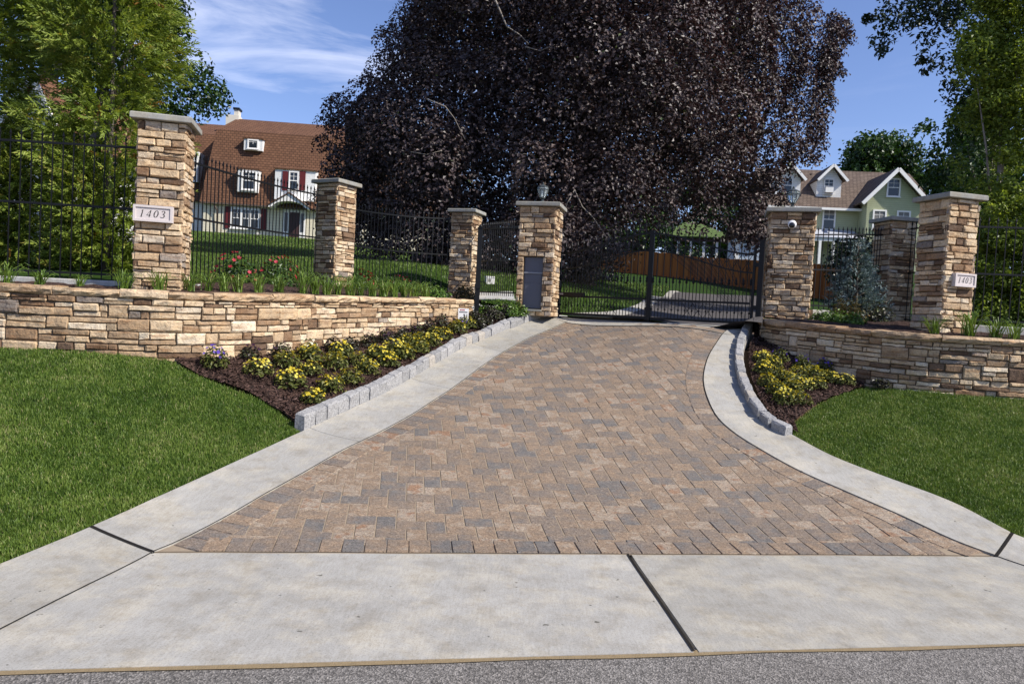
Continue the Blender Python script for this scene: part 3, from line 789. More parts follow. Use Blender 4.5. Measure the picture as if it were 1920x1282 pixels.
SEG = {  # italic serif digits as brush strokes in a 0..1 box: (x, y, half width) chains
    '1': [[(.30, .82, .03), (.52, .97, .04), (.50, .5, .06), (.48, .04, .06)], [(.28, .03, .025), (.70, .03, .025)]],
    '4': [[(.66, .02, .05), (.68, .5, .055), (.70, .97, .05)], [(.70, .97, .03), (.40, .64, .022), (.10, .28, .03)], [(.08, .27, .03), (.5, .27, .035), (.92, .27, .03)]],
    '0': [[(.5, .97, .025), (.24, .84, .05), (.12, .5, .07), (.24, .16, .05), (.5, .03, .025), (.76, .16, .05), (.88, .5, .07), (.76, .84, .05), (.5, .97, .025)]],
    '3': [[(.16, .80, .05), (.32, .95, .03), (.58, .96, .035), (.76, .80, .06), (.66, .62, .045), (.38, .53, .022)], [(.38, .53, .022), (.70, .47, .045), (.84, .26, .065), (.66, .07, .045), (.38, .02, .03), (.12, .14, .055)]]}
def digits(mb, txt, x0, z0, w, h, y, gap=.35, shear=.22):
    adv = w / (len(txt) + (len(txt) - 1) * gap)
    for k, ch in enumerate(txt):
        ox = x0 + k * adv * (1 + gap)
        for st_ in SEG[ch]:
            q = np.array([(ox + x * adv + (zz - .5) * h * shear, z0 + zz * h, hw * h) for x, zz, hw in st_])
            p = []
            for i in range(len(q) - 1):
                for t in np.linspace(0, 1, 5, endpoint=False): p.append(q[i] * (1 - t) + q[i + 1] * t)
            p.append(q[-1]); p = np.array(p); d = np.gradient(p[:, :2], axis=0); d /= np.linalg.norm(d, axis=1)[:, None]; nn = np.stack([-d[:, 1], d[:, 0]], 1)
            a = p[:, :2] + nn * p[:, 2:3]; b = p[:, :2] - nn * p[:, 2:3]
            V = []; 
            for i in range(len(p)): V += [(a[i][0], y, a[i][1]), (b[i][0], y, b[i][1])]
            mb.add(V, [(2 * i, 2 * i + 1, 2 * i + 3, 2 * i + 2) for i in range(len(p) - 1)])
def plaque(par, x, z, w, h, yf, label):
    mb = MB(); t = .045; y0 = yf - t; r = .026
    mb.box(-w / 2, w / 2, y0 + .012, yf + .03, -h / 2, h / 2)
    for (a, b, c, d) in ((-w / 2, w / 2, -h / 2, -h / 2 + r), (-w / 2, w / 2, h / 2 - r, h / 2), (-w / 2, -w / 2 + r, -h / 2 + r, h / 2 - r), (w / 2 - r, w / 2, -h / 2 + r, h / 2 - r)):
        mb.box(a, b, y0, y0 + .0118, c, d)
    o = mb.build('number_plaque', MAT['plaque'], par); o.location = (x, 0, z); o['label'] = label
    dg = MB(); digits(dg, '1403', -w * .34, -h * .24, w * .66, h * .46, y0 + .0105)
    dg.build('house_number', MAT['ink'], o)
plaque(p_l1, -.055, .90, .42, .185, -.285, 'pale stone plaque carved 1403')
plaque(p_r1, .05, .855, .355, .185, -.285, 'small pale plaque carved 1403')

MAT['box'] = m_simple('parcel_box_paint', (.085, .088, .115), .35, .5, var=.08)
MAT['boxtrim'] = m_simple('parcel_box_trim', (.22, .23, .26), .35, .5, var=.05)
x0, x1, z0, z1 = MBX; h_ = .33
mb = MB(); yb = -h_ + .075
mb.box(x0 + .006, x1 - .006, yb, yb + .06, z0 + .02, z1 - .01)
o_box = mb.build('parcel_box', MAT['box'], p_g1)
m2 = MB(); m2.box(x0 + .004, x1 - .004, yb - .028, yb - .001, z1 - .30, z1 - .275); m2.build('slot_lip', MAT['boxtrim'], o_box)
m2 = MB(); m2.box(x0 + .03, x1 - .03, yb - .006, yb - .0005, z0 + .07, z1 - .48); m2.build('lower_door', MAT['box'], o_box)
m2 = MB(); m2.box(x0 + .03, x1 - .03, yb - .006, yb - .0005, z1 - .46, z1 - .315); m2.build('upper_door', MAT['box'], o_box)
m2 = MB(); m2.box(x0 - .02, x1 + .02, -h_ - .05, yb + .02, z0 - .035, z0 + .002); m2.build('sill', MAT['cap'], p_g1)

MAT['lampmetal'] = m_simple('verdigris_metal', (.055, .065, .065), .45, .5, .3)
def _glass():
    n = NT('lamp_glass'); m = n.done((.75, .83, .85), .06, .5); n.b.inputs['Transmission Weight'].default_value = .75; n.b.inputs['IOR'].default_value = 1.25; return m
MAT['lampglass'] = _glass()
MAT['bulb'] = m_simple('lamp_candle', (.75, .78, .75), .4, .4, var=.02)
def lantern(par, ztop, label):
    w = par.matrix_world if False else None
    loc = (par.location.x, par.location.y, par.location.z + ztop + .028)
    r = thing('post_lantern', loc, 0.3, label, 'lantern', 'lanterns on the gate pillars')
    b = MB(); b.lathe([(.10, 0), (.10, .012), (.05, .022), (.022, .05), (.020, .075), (.045, .085), (.05, .095)], seg=12); b.build('base', MAT['lampmetal'], r)
    gl = MB(); gl.lathe([(.045, .097), (.085, .17), (.108, .25), (.095, .29)], seg=8); gl.build('glass', MAT['lampglass'], r)
    fr = MB()
    for k in range(8):
        a = 2 * math.pi * k / 8; pts = [(math.cos(a) * q, math.sin(a) * q, z) for q, z in ((.047, .096), (.088, .17), (.111, .25), (.097, .293))]
        fr.tube(pts, .0045, 5)
    for q, z in ((.047, .098), (.111, .25)): fr.lathe([(q - .004, z - .005), (q + .004, z - .005), (q + .004, z + .005), (q - .004, z + .005)], seg=8)
    fr.build('frame', MAT['lampmetal'], r)
    rf = MB(); rf.lathe([(.108, .288), (.10, .300), (.06, .318), (.03, .335), (.014, .345), (.018, .36), (.006, .38)], seg=8); rf.build('roof', MAT['lampmetal'], r)
    bu = MB()
    for k in range(3): a = k * 2.1; bu.tube([(math.cos(a) * .03, math.sin(a) * .03, .10), (math.cos(a) * .03, math.sin(a) * .03, .23)], .011, 8)
    bu.build('candle', MAT['bulb'], r)
    return r
lantern(p_g1, 2.03, 'glass lantern on top of the pillar with the parcel box')
lantern(p_g2, 2.04, 'glass lantern on top of the pillar with the dome camera')

MAT['white'] = m_simple('white_plastic', (.78, .76, .74), .4, .4, var=.04)
MAT['blackgloss'] = m_simple('black_glass', (.012, .012, .014), .08, .6, var=0)
cam_r = thing('security_camera', p_g2.location, p_g2.rotation_euler.z, 'white dome camera fixed high on the face of the right gate pillar', 'camera')
cm = MB(); cm.lathe([(.045, -.09), (.05, -.02), (.064, -.01), (.068, .03), (.066, .05), (.05, .066)], seg=20); o = cm.build('housing', MAT['white'], cam_r, True); o.location = (-.015, -.455, 1.74); o.rotation_euler = (R_(78), 0, R_(-8))
cm = MB(); cm.lathe([(.047, .0), (.046, .014), (.036, .032), (.016, .042)], seg=20); o2 = cm.build('lens_dome', MAT['blackgloss'], cam_r, True); o2.location = (-.023, -.517, 1.728); o2.rotation_euler = (R_(78), 0, R_(-8))

# ------------------------------------------------------------------ iron fences
def fence(label, path, zb, zt, zm, seed, group='black iron picket fences', footing=True, spear=.13, ext=(.0, .0), foot_h=.16):
    """path: xy polyline; zb/zt/zm: (start,end) heights of bottom, top and middle rails"""
    path = np.array(path, float); L = plen(path); n = max(2, int(L / .118)); p = resamp(path, n + 1)
    root = thing('iron_fence', (*p[n // 2], (zb[0] + zb[1]) / 2), 0, label, 'fence', group); off = np.array([*p[n // 2], (zb[0] + zb[1]) / 2])
    u = np.linspace(0, 1, n + 1); zbv = zb[0] + (zb[1] - zb[0]) * u; ztv = zt[0] + (zt[1] - zt[0]) * u; zmv = zm[0] + (zm[1] - zm[0]) * u
    T = np.gradient(p, axis=0); T /= np.linalg.norm(T, axis=1)[:, None]
    pk = MB()
    for k in range(n + 1):
        if k in (0, n): continue
        t = T[k]; q = np.array([-t[1], t[0]]); a = .0055; x, y = p[k]
        c = [np.array([*(t * sx * a + q * sy * a), 0]) for sx, sy in ((-1, -1), (1, -1), (1, 1), (-1, 1))]
        b0 = np.array([x, y, zbv[k] - .07]) - off; b1 = np.array([x, y, ztv[k] + spear - .06]) - off
        v = [b0 + e for e in c] + [b1 + e for e in c]
        # spear head
        e2 = [e * 1.9 for e in c]; v += [b1 + np.array([0, 0, .018]) + e for e in e2] + [b1 + np.array([0, 0, .075])]
        f = [(0, 1, 5, 4), (1, 2, 6, 5), (2, 3, 7, 6), (3, 0, 4, 7), (3, 2, 1, 0), (4, 5, 9, 8), (5, 6, 10, 9), (6, 7, 11, 10), (7, 4, 8, 11), (8, 9, 12), (9, 10, 12), (10, 11, 12), (11, 8, 12)]
        pk.add(v, f)
    pk.build('picket_panel', MAT['iron'], root)
    for zz in (zbv, zmv, ztv):
        r = MB()
        for k in range(n): r.bar(np.array([*p[k], zz[k]]) - off, np.array([*p[k + 1], zz[k + 1]]) - off, .020, .026)
        r.build('rail', MAT['iron'], root)
    if footing:
        ft = MB(); v = []
        for k in range(n + 1):
            q = np.array([-T[k][1], T[k][0]])
            for (d, z) in ((-.13, -.6), (-.13, -.085), (-.12, -.075), (.12, -.075), (.13, -.085), (.13, -.6)): v.append(np.array([*(p[k] + q * d), zbv[k] + z]) - off)
        f = [(i * 6 + j, i * 6 + (j + 1) % 6, (i + 1) * 6 + (j + 1) % 6, (i + 1) * 6 + j) for i in range(n) for j in range(6)] + [tuple(range(6))[::-1], tuple(n * 6 + j for j in range(6))]
        ft.add(v, f); ft.build('footing', MAT['footing'], root)
    return root
def xy(px, py, Y): return P(px, py, Y)[:2]
def ZP(px, py, Y): return P(px, py, Y)[2]
def bez(a, c, b, n=30): t = np.linspace(0, 1, n)[:, None]; return np.array(a) * (1 - t) ** 2 + np.array(c) * 2 * t * (1 - t) + np.array(b) * t * t
fa = xy(-420, 500, 8.7); fb = xy(248, 515, 9.0)
fence('straight iron fence with bright green conifers behind it, left of the tall 1403 pillar', [fa, xy(0, 500, 8.85), fb], (ZP(-420, 485, 8.7), ZP(248, 517, 9.0)), (ZP(-420, 240, 8.7), ZP(248, 277, 9.0)), (ZP(-420, 352, 8.7), ZP(248, 392, 9.0)), 1)
a = xy(352, 523, 9.25); b = xy(596, 530, 13.6)
fence('curved iron fence with red roses in front of the brown roofed house', bez(a, (a[0] - .02 + .02, b[1] - 1.4), b), (ZP(356, 521, 9.25), ZP(596, 533, 13.6)), (ZP(356, 304, 9.25), ZP(596, 366, 13.6)), (ZP(356, 408, 9.25), ZP(596, 446, 13.6)), 2)
a = xy(656, 532, 14.15); b = xy(846, 547, 16.4)
fence('curved iron fence in the beech shade between the second and third left pillars', bez(a, (a[0] + .5, b[1] - .3), b), (ZP(660, 531, 14.15), ZP(846, 548, 16.4)), (ZP(660, 392, 14.15), ZP(846, 410, 16.4)), (ZP(660, 460, 14.15), ZP(846, 478, 16.4)), 3)
a = xy(893, 549, 16.3); b = xy(966, 552, 14.0)
fence('short iron walk gate panel between the slim pillar and the parcel box pillar', [a, b], (ZP(893, 547, 16.3), ZP(964, 549, 14.0)), (ZP(893, 430, 16.3), ZP(964, 425, 14.0)), (ZP(893, 490, 16.3), ZP(964, 487, 14.0)), 4, footing=False)
a = xy(1514, 580, 12.75); b = xy(1646, 585, 14.0)
fence('iron fence behind the blue spruce, joining the camera pillar to the rear pillar', bez(a, (a[0] + .9, a[1] + .35), b), (ZP(1514, 572, 12.75), ZP(1646, 580, 14.0)), (ZP(1514, 440, 12.75), ZP(1646, 440, 14.0)), (ZP(1514, 505, 12.75), ZP(1646, 510, 14.0)), 5)
a = xy(1690, 600, 13.85); b = xy(1730, 606, 10.95)
fence('dark curving iron fence squeezed between the two right pillars', bez(a, (a[0] + .22, b[1] + 1.2), b), (ZP(1690, 598, 13.8), ZP(1730, 603, 10.95)), (ZP(1690, 428, 13.8), ZP(1730, 405, 10.95)), (ZP(1690, 510, 13.8), ZP(1730, 505, 10.95)), 6)
a = xy(1806, 608, 10.6); b = xy(2350, 640, 10.1)
fence('straight iron fence with leafy green hedge trees behind it, at the right edge', [a, b], (ZP(1806, 598, 10.6), ZP(2350, 630, 10.1)), (ZP(1806, 424, 10.6), ZP(2350, 440, 10.1)), (ZP(1806, 512, 10.6), ZP(2350, 532, 10.1)), 7)

# black post at the end of the left wall
pp = P(892, 607, 13.15)
r = thing('steel_post', (pp[0], pp[1], pp[2] - .15), 0, 'slim black steel post standing at the right end of the long stone wall', 'post')
b = MB(); b.box(-.04, .04, -.04, .04, 0, 1.84); b.build('pole', MAT['iron'], r)
b = MB(); b.box(-.052, .052, -.052, .052, 1.84, 1.855); b.lathe([(.03, 1.855), (.035, 1.875), (.02, 1.90), (.004, 1.91)], seg=10); b.build('cap', MAT['iron'], r)
b = MB(); b.box(-.05, .05, -.055, .055, .78, .86); b.build('latch', MAT['iron'], r)

# small yard sign on a stake
ps = P(868, 606, 12.5)
r = thing('yard_sign', (ps[0], ps[1] - .0, ps[2] - .12), R_(8), 'small white yard notice with a red heading in front of the wall end', 'sign')
b = MB(); b.box(-.088, .088, -.004, .004, .13, .37); o = b.build('board', MAT['white'], r)
b = MB(); b.box(-.008, .008, .0045, .014, -.1, .33); b.build('stake', MAT['iron'], r)
MAT['red'] = m_simple('sign_red', (.35, .04, .05), .6, .3, var=.05)
b = MB()
for x_, w_ in ((-.05, .022), (-.015, .04)): b.box(x_ - .01, x_ + w_ - .004, -.0065, -.0045, .335, .352)
b.build('red_heading', MAT['red'], o)
b = MB()
for x_ in np.linspace(-.07, .055, 9): b.box(x_, x_ + .011, -.0065, -.0045, .300, .317)
for x_ in (-.07, -.03, -.015, .0, .025, .04, .05): b.box(x_, x_ + .010, -.0065, -.0045, .168, .182)
b.build('lettering', MAT['ink'], o)
b = MB(); b.add([(.0, -.0065, .275), (.02, -.0065, .28), (.032, -.0065, .24), (.032, -.0065, .20), (.015, -.0065, .20), (.014, -.0065, .235)], [(0, 5, 4, 3, 2, 1)])
b.add([(-.065, -.0065, .21), (-.04, -.0065, .225), (-.03, -.0065, .235), (-.028, -.0065, .205), (-.06, -.0065, .20)], [(0, 4, 3, 2, 1)])
b.build('dog_walker_figures', MAT['ink'], o)
b = MB(); b.box(.045, .07, -.0065, -.0045, .215, .275); b.build('grey_figure', MAT['cap'], o)

# ------------------------------------------------------------------ the double drive gate
gl0 = P(1041, 594, 14.0); gr0 = P(1413, 615, 12.15)
gvec = (gr0 - gl0)[:2]; gaz = math.atan2(gvec[1], gvec[0]); GW = np.linalg.norm(gvec) / 2
def gtop(s): e = np.clip(s, 0, 1); e = e * e * (3 - 2 * e); return 1.20 + .36 * e
def glow(s): return gtop(s) - .30
def leaf(base, sgn, label):
    r = thing('drive_gate_leaf', base, gaz, label, 'gate', 'leaves of the iron drive gate')
    W = GW - .03; X = lambda s: sgn * (s * W + .03)
    for s_, e_, zt_ in ((0, .04, gtop(0) + .10), (1, -.04, gtop(1) + .05)):
        fr = MB(); fr.box(min(X(s_), X(s_) + sgn * e_), max(X(s_), X(s_) + sgn * e_), -.025, .025, .02, zt_); fr.build('stile', MAT['iron'], r)
    for z, t in ((.075, .04), (.40, .035)):
        b = MB(); b.bar((X(.03), 0, z), (X(.97), 0, z), .03, t); b.build('rail', MAT['iron'], r)
    ss = np.linspace(.02, .98, 24)
    for fn_, t in ((gtop, .028), (glow, .022)):
        b = MB()
        for k in range(23): b.bar((X(ss[k]), 0, float(fn_(ss[k]))), (X(ss[k + 1]), 0, float(fn_(ss[k + 1]))), .03, t)
        b.build('arched_rail', MAT['iron'], r)
    b = MB(); n = 15
    for k in range(1, n):
        s = k / n; b.bar((X(s), 0, .40), (X(s), 0, float(gtop(s)) + .10), .012)
        p = (X(s), 0, float(gtop(s)) + .10); b.lathe([(.008, 0), (.02, .02), (.001, .09)], p, 6)
    b.build('bars', MAT['iron'], r).name = 'upright_bar_panel'
    b = MB()
    for k in range(n):
        s = (k + .5) / n; p = (X(s), 0, .69); b.bar((X(s), 0, .08), (X(s), 0, .69), .011)
        b.lathe([(.008, 0), (.026, .03), (.012, .055), (.022, .07), (.001, .14)], p, 6)
        p = (X(s), 0, .235); b.lathe([(.007, -.02), (.02, 0), (.007, .02)], p, 6)
    for k in range(1, n):
        s = k / n; b.bar((X(s), 0, .08), (X(s), 0, .40), .011)
    b.build('dog_bar_panel', MAT['iron'], r)
    b = MB()
    for (s0, s1) in ((.36, .46), (.46, .56), (.56, .66)):
        for q in ((.11, .36), (.36, .11)): b.bar((X(s0), -.002, q[0]), (X(s1), -.002, q[1]), .008)
    m = 10
    for k in range(m):
        s0, s1 = .03 + .94 * k / m, .03 + .94 * (k + 1) / m
        b.bar((X(s0), .003, float(glow(s0))), (X(s1), .003, float(gtop(s1))), .009); b.bar((X(s0), -.003, float(gtop(s0))), (X(s1), -.003, float(glow(s1))), .009)
    for k in range(m):
        sc = .03 + .94 * (k + .5) / m; zc = float(glow(sc) + gtop(sc)) / 2
        b.tube([(X(sc) + .035 * math.cos(t), 0, zc + .035 * math.sin(t)) for t in np.linspace(0, 2 * math.pi, 13)], .006, 5, cap=False)
    b.build('lattice', MAT['iron'], r)
    for (sc, zz, rad, a0) in ((.90, 1.66, .055, 0), (.80, 1.63, .045, 1.2), (.95, 1.72, .04, 2.5)):
        b = MB(); b.tube([(X(sc) + sgn * rad * (1 - t / 9) * math.cos(t + a0), 0, zz + rad * (1 - t / 9) * math.sin(t + a0)) for t in np.linspace(0, 7.5, 22)], .007, 5, cap=False)
        b.build('scroll', MAT['iron'], r)
    for z in (.3, 1.0):
        b = MB(); b.box(min(X(0) - sgn * .05, X(0)), max(X(0) - sgn * .05, X(0)), -.02, .02, z, z + .07); b.build('hinge', MAT['iron'], r)
    return r
lf = leaf((gl0[0], gl0[1], gl0[2]), 1, 'left leaf of the black iron drive gate, lawn showing through it')
leaf((gr0[0], gr0[1], gr0[2]), -1, 'right leaf of the black iron drive gate, wooden fence showing through it')
b = MB(); b.box(.08, .62, -.11, -.05, .40, .47); b.build('opener_arm', MAT['iron'], lf)
b = MB(); b.box(.10, .20, -.115, -.111, .42, .45); b.build('maker_plate', MAT['boxtrim'], lf)
for (g0, s, lab) in ((gl0, -1, 'square black gate post bolted beside the parcel box pillar'), (gr0, 1, 'square black gate post beside the dome camera pillar')):
    r = thing('gate_post', (g0[0] + s * .06 * math.cos(gaz), g0[1] + s * .06 * math.sin(gaz), g0[2] - .2), gaz, lab, 'post', 'steel gate posts')
    b = MB(); b.box(-.04, .04, -.04, .04, 0, 1.62); b.build('post', MAT['iron'], r); b = MB(); b.box(-.047, .047, -.047, .047, 1.62, 1.64); b.build('cap', MAT['iron'], r)
bx = P(1027, 562, 13.35)
r = thing('control_box', (bx[0], bx[1], bx[2]), R_(-13), 'small rusty brown keypad box low on the side of the parcel box pillar', 'box')
b = MB(); b.box(-.05, .05, -.03, .03, -.11, .11); b.build('housing', m_simple('rusty_box', (.10, .035, .025), .6, .3), r); b = MB(); b.box(-.04, .04, -.036, -.031, .05, .09); b.build('hood', MAT['iron'], r)

# threshold, inner drive
th_a = resamp([lin[-1], rin[-1]], 30); q = np.array([-gvec[1], gvec[0]]) / np.linalg.norm(gvec)
gA = np.array([gl0[:2] + q * .25 - gvec / np.linalg.norm(gvec) * .1, gr0[:2] + q * .25 + gvec / np.linalg.norm(gvec) * .1])
def Tmix(x, y):
    return np.maximum(TF(x, y), np.minimum(TB(x, y), TF(x, y) + .02))
tA = resamp([lout[-1] + np.array([.02, -.05]), lin[-1] + np.array([-.02, -.14]), rin[-1] + np.array([0, -.22]), rout[-1] + np.array([-.10, -.12])], 40); tB = resamp(np.array([gA[0], gr0[:2] + q * .25 - gvec / np.linalg.norm(gvec) * .06]), 40)
tv = np.linspace(0, 1, 9); tg = tA[:, None] * (1 - tv[None, :, None]) + tB[:, None] * tv[None, :, None]
tz = (TF(tA[:, 0], tA[:, 1]) + .040)[:, None] * (1 - tv) + (np.linspace(gl0[2], gr0[2], 40) + .02)[:, None] * tv
tV = np.dstack([tg, tz]).reshape(-1, 3)
tag(mesh_obj('gate_threshold', tV, [(i * 9 + j, (i + 1) * 9 + j, (i + 1) * 9 + j + 1, i * 9 + j + 1) for i in range(39) for j in range(8)], MAT['concrete']), kind='structure')
dl = [(1130, 603), (1195, 586), (1232, 566), (1262, 553), (1275, 549)]; dr = [(1425, 612), (1430, 597), (1440, 580), (1450, 566), (1460, 556)]
DL = smooth_line([gA[0] + (gA[1] - gA[0]) * .30] + [GB(*c)[:2] for c in dl[1:]], 40); DR = smooth_line([gA[1]] + [GB(*c)[:2] for c in dr[1:]], 40)
loft('inner_drive', DL, DR, 20, TB, .035, MAT['asphalt2'])
EL = smooth_line([gA[0] + (gA[1] - gA[0]) * .06] + [GB(*c)[:2] for c in ((1160, 585), (1208, 564), (1250, 551), (1268, 547))], 40)
loft('drive_edging', EL, DL, 4, TB, .045, MAT['concrete'])
wk = [GB(*c)[:2] for c in ((898, 549), (962, 549))]; wk2 = [GB(*c)[:2] for c in ((880, 563), (966, 566))]
loft('walkway', resamp(wk, 12), resamp(wk2, 12), 8, TB, .03, MAT['footing'])
# ------------------------------------------------------------------ foliage
def unit(v): return v / np.maximum(np.linalg.norm(v, axis=-1, keepdims=True), 1e-9)
def leaf_arrays(pos, nrm, L, Wd, tang=None, fold=.18):
    N = len(pos); nrm = unit(nrm)
    if tang is None: tang = RG.normal(0, 1, (N, 3))
    t = unit(tang - nrm * np.sum(tang * nrm, 1)[:, None]); b = np.cross(nrm, t)
    L = np.broadcast_to(L, (N,))[:, None]; Wd = np.broadcast_to(Wd, (N,))[:, None]
    a = pos - t * L / 2; m = pos + t * L * .02
    return np.stack([a, m + b * Wd / 2 + nrm * L * fold, pos + t * L / 2, m - b * Wd / 2 + nrm * L * fold], 1).reshape(-1, 3)
def leaf_obj(name, pos, nrm, L, Wd, mat, parent, shade, tang=None, fold=.18):
    V = leaf_arrays(pos, nrm, L, Wd, tang, fold)
    return mesh_obj(name, V, np.arange(len(V)).reshape(-1, 4), mat, parent, shade=np.clip(shade, 0, 1))
MAT['beech'] = m_leaf('copper_leaf', [(0, (.018, .011, .013)), (.45, (.068, .050, .050)), (.8, (.128, .094, .086)), (.96, (.19, .14, .115)), (1, (.07, .10, .03))], .46, .34, .12, (1, .5, .45))
MAT['thuja'] = m_leaf('conifer_spray', [(0, (.035, .062, .010)), (.4, (.12, .175, .024)), (.8, (.235, .295, .045)), (.95, (.33, .37, .075)), (1, (.30, .15, .035))], .5, .3, .34)
MAT['green'] = m_leaf('green_leaf', [(0, (.010, .026, .006)), (.5, (.030, .070, .012)), (.9, (.075, .135, .022)), (1, (.12, .18, .03))], .42, .4, .25)
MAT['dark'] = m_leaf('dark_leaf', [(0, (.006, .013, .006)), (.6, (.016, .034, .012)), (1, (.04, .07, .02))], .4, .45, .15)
MAT['spruce'] = m_leaf('blue_needle', [(0, (.03, .055, .055)), (.6, (.10, .15, .155)), (1, (.24, .30, .31))], .5, .3, .12)
MAT['bark'] = m_simple('bark', (.13, .11, .09), .9, .1, scale=5, bs=.9, bscale=16)
MAT['paletwig'] = m_simple('pale_twig', (.24, .21, .18), .85, .2, scale=8)

def clump_cloud(centers, rad, per, lsize, asp=.7, up=.35, vz=.8, cval=.22, hang=0.0):
    """leaf positions, normals, shades for clumps (centers (n,3), rad (n,))"""
    n = len(centers); idx = np.repeat(np.arange(n), per); N = len(idx)
    d = unit(RG.normal(0, 1, (N, 3))); r = (.45 + .55 * RG.random(N) ** .6)
    off = d * (r * rad[idx])[:, None]; off[:, 2] *= vz; off[:, 2] -= hang * (off[:, 0] ** 2 + off[:, 1] ** 2) / np.maximum(rad[idx], .1)
    # sub-sprigs make the edge uneven
    off += unit(RG.normal(0, 1, (N, 3))) * (RG.random(N) ** 2 * .25 * rad[idx])[:, None]
    pos = centers[idx] + off
    nrm = d * .6 + RG.normal(0, .55, (N, 3)); nrm[:, 2] += up
    cs = RG.random(n)
    sh = .42 + cval * (cs[idx] - .5) * 2 + RG.normal(0, .17, N)
    return pos, nrm, sh
def tree(name, label, cat, group, base, trunk_pts, trunk_r, limbs, pos, nrm, sh, L, Wd, mat, bark='bark', twigs=()):
    r = thing(name, base, 0, label, cat, group); b = np.array(base, float)
    if trunk_pts is not None:
        tb = MB(); tb.tube(np.array(trunk_pts) - b, trunk_r, 10)
        for pts, rr in limbs: tb.tube(np.array(pts) - b, rr, 7)
        tb.build('trunk', MAT[bark], r, True)
    if len(twigs):
        for pts, rr in twigs: tb = MB(); tb.tube(np.array(pts) - b, rr, 5); tb.build('bare_branch', MAT['paletwig'], r, True)
    leaf_obj('crown', pos - b, nrm, L * RG.uniform(.7, 1.25, len(pos)), Wd * RG.uniform(.75, 1.25, len(pos)), MAT[mat], r, sh)
    return r

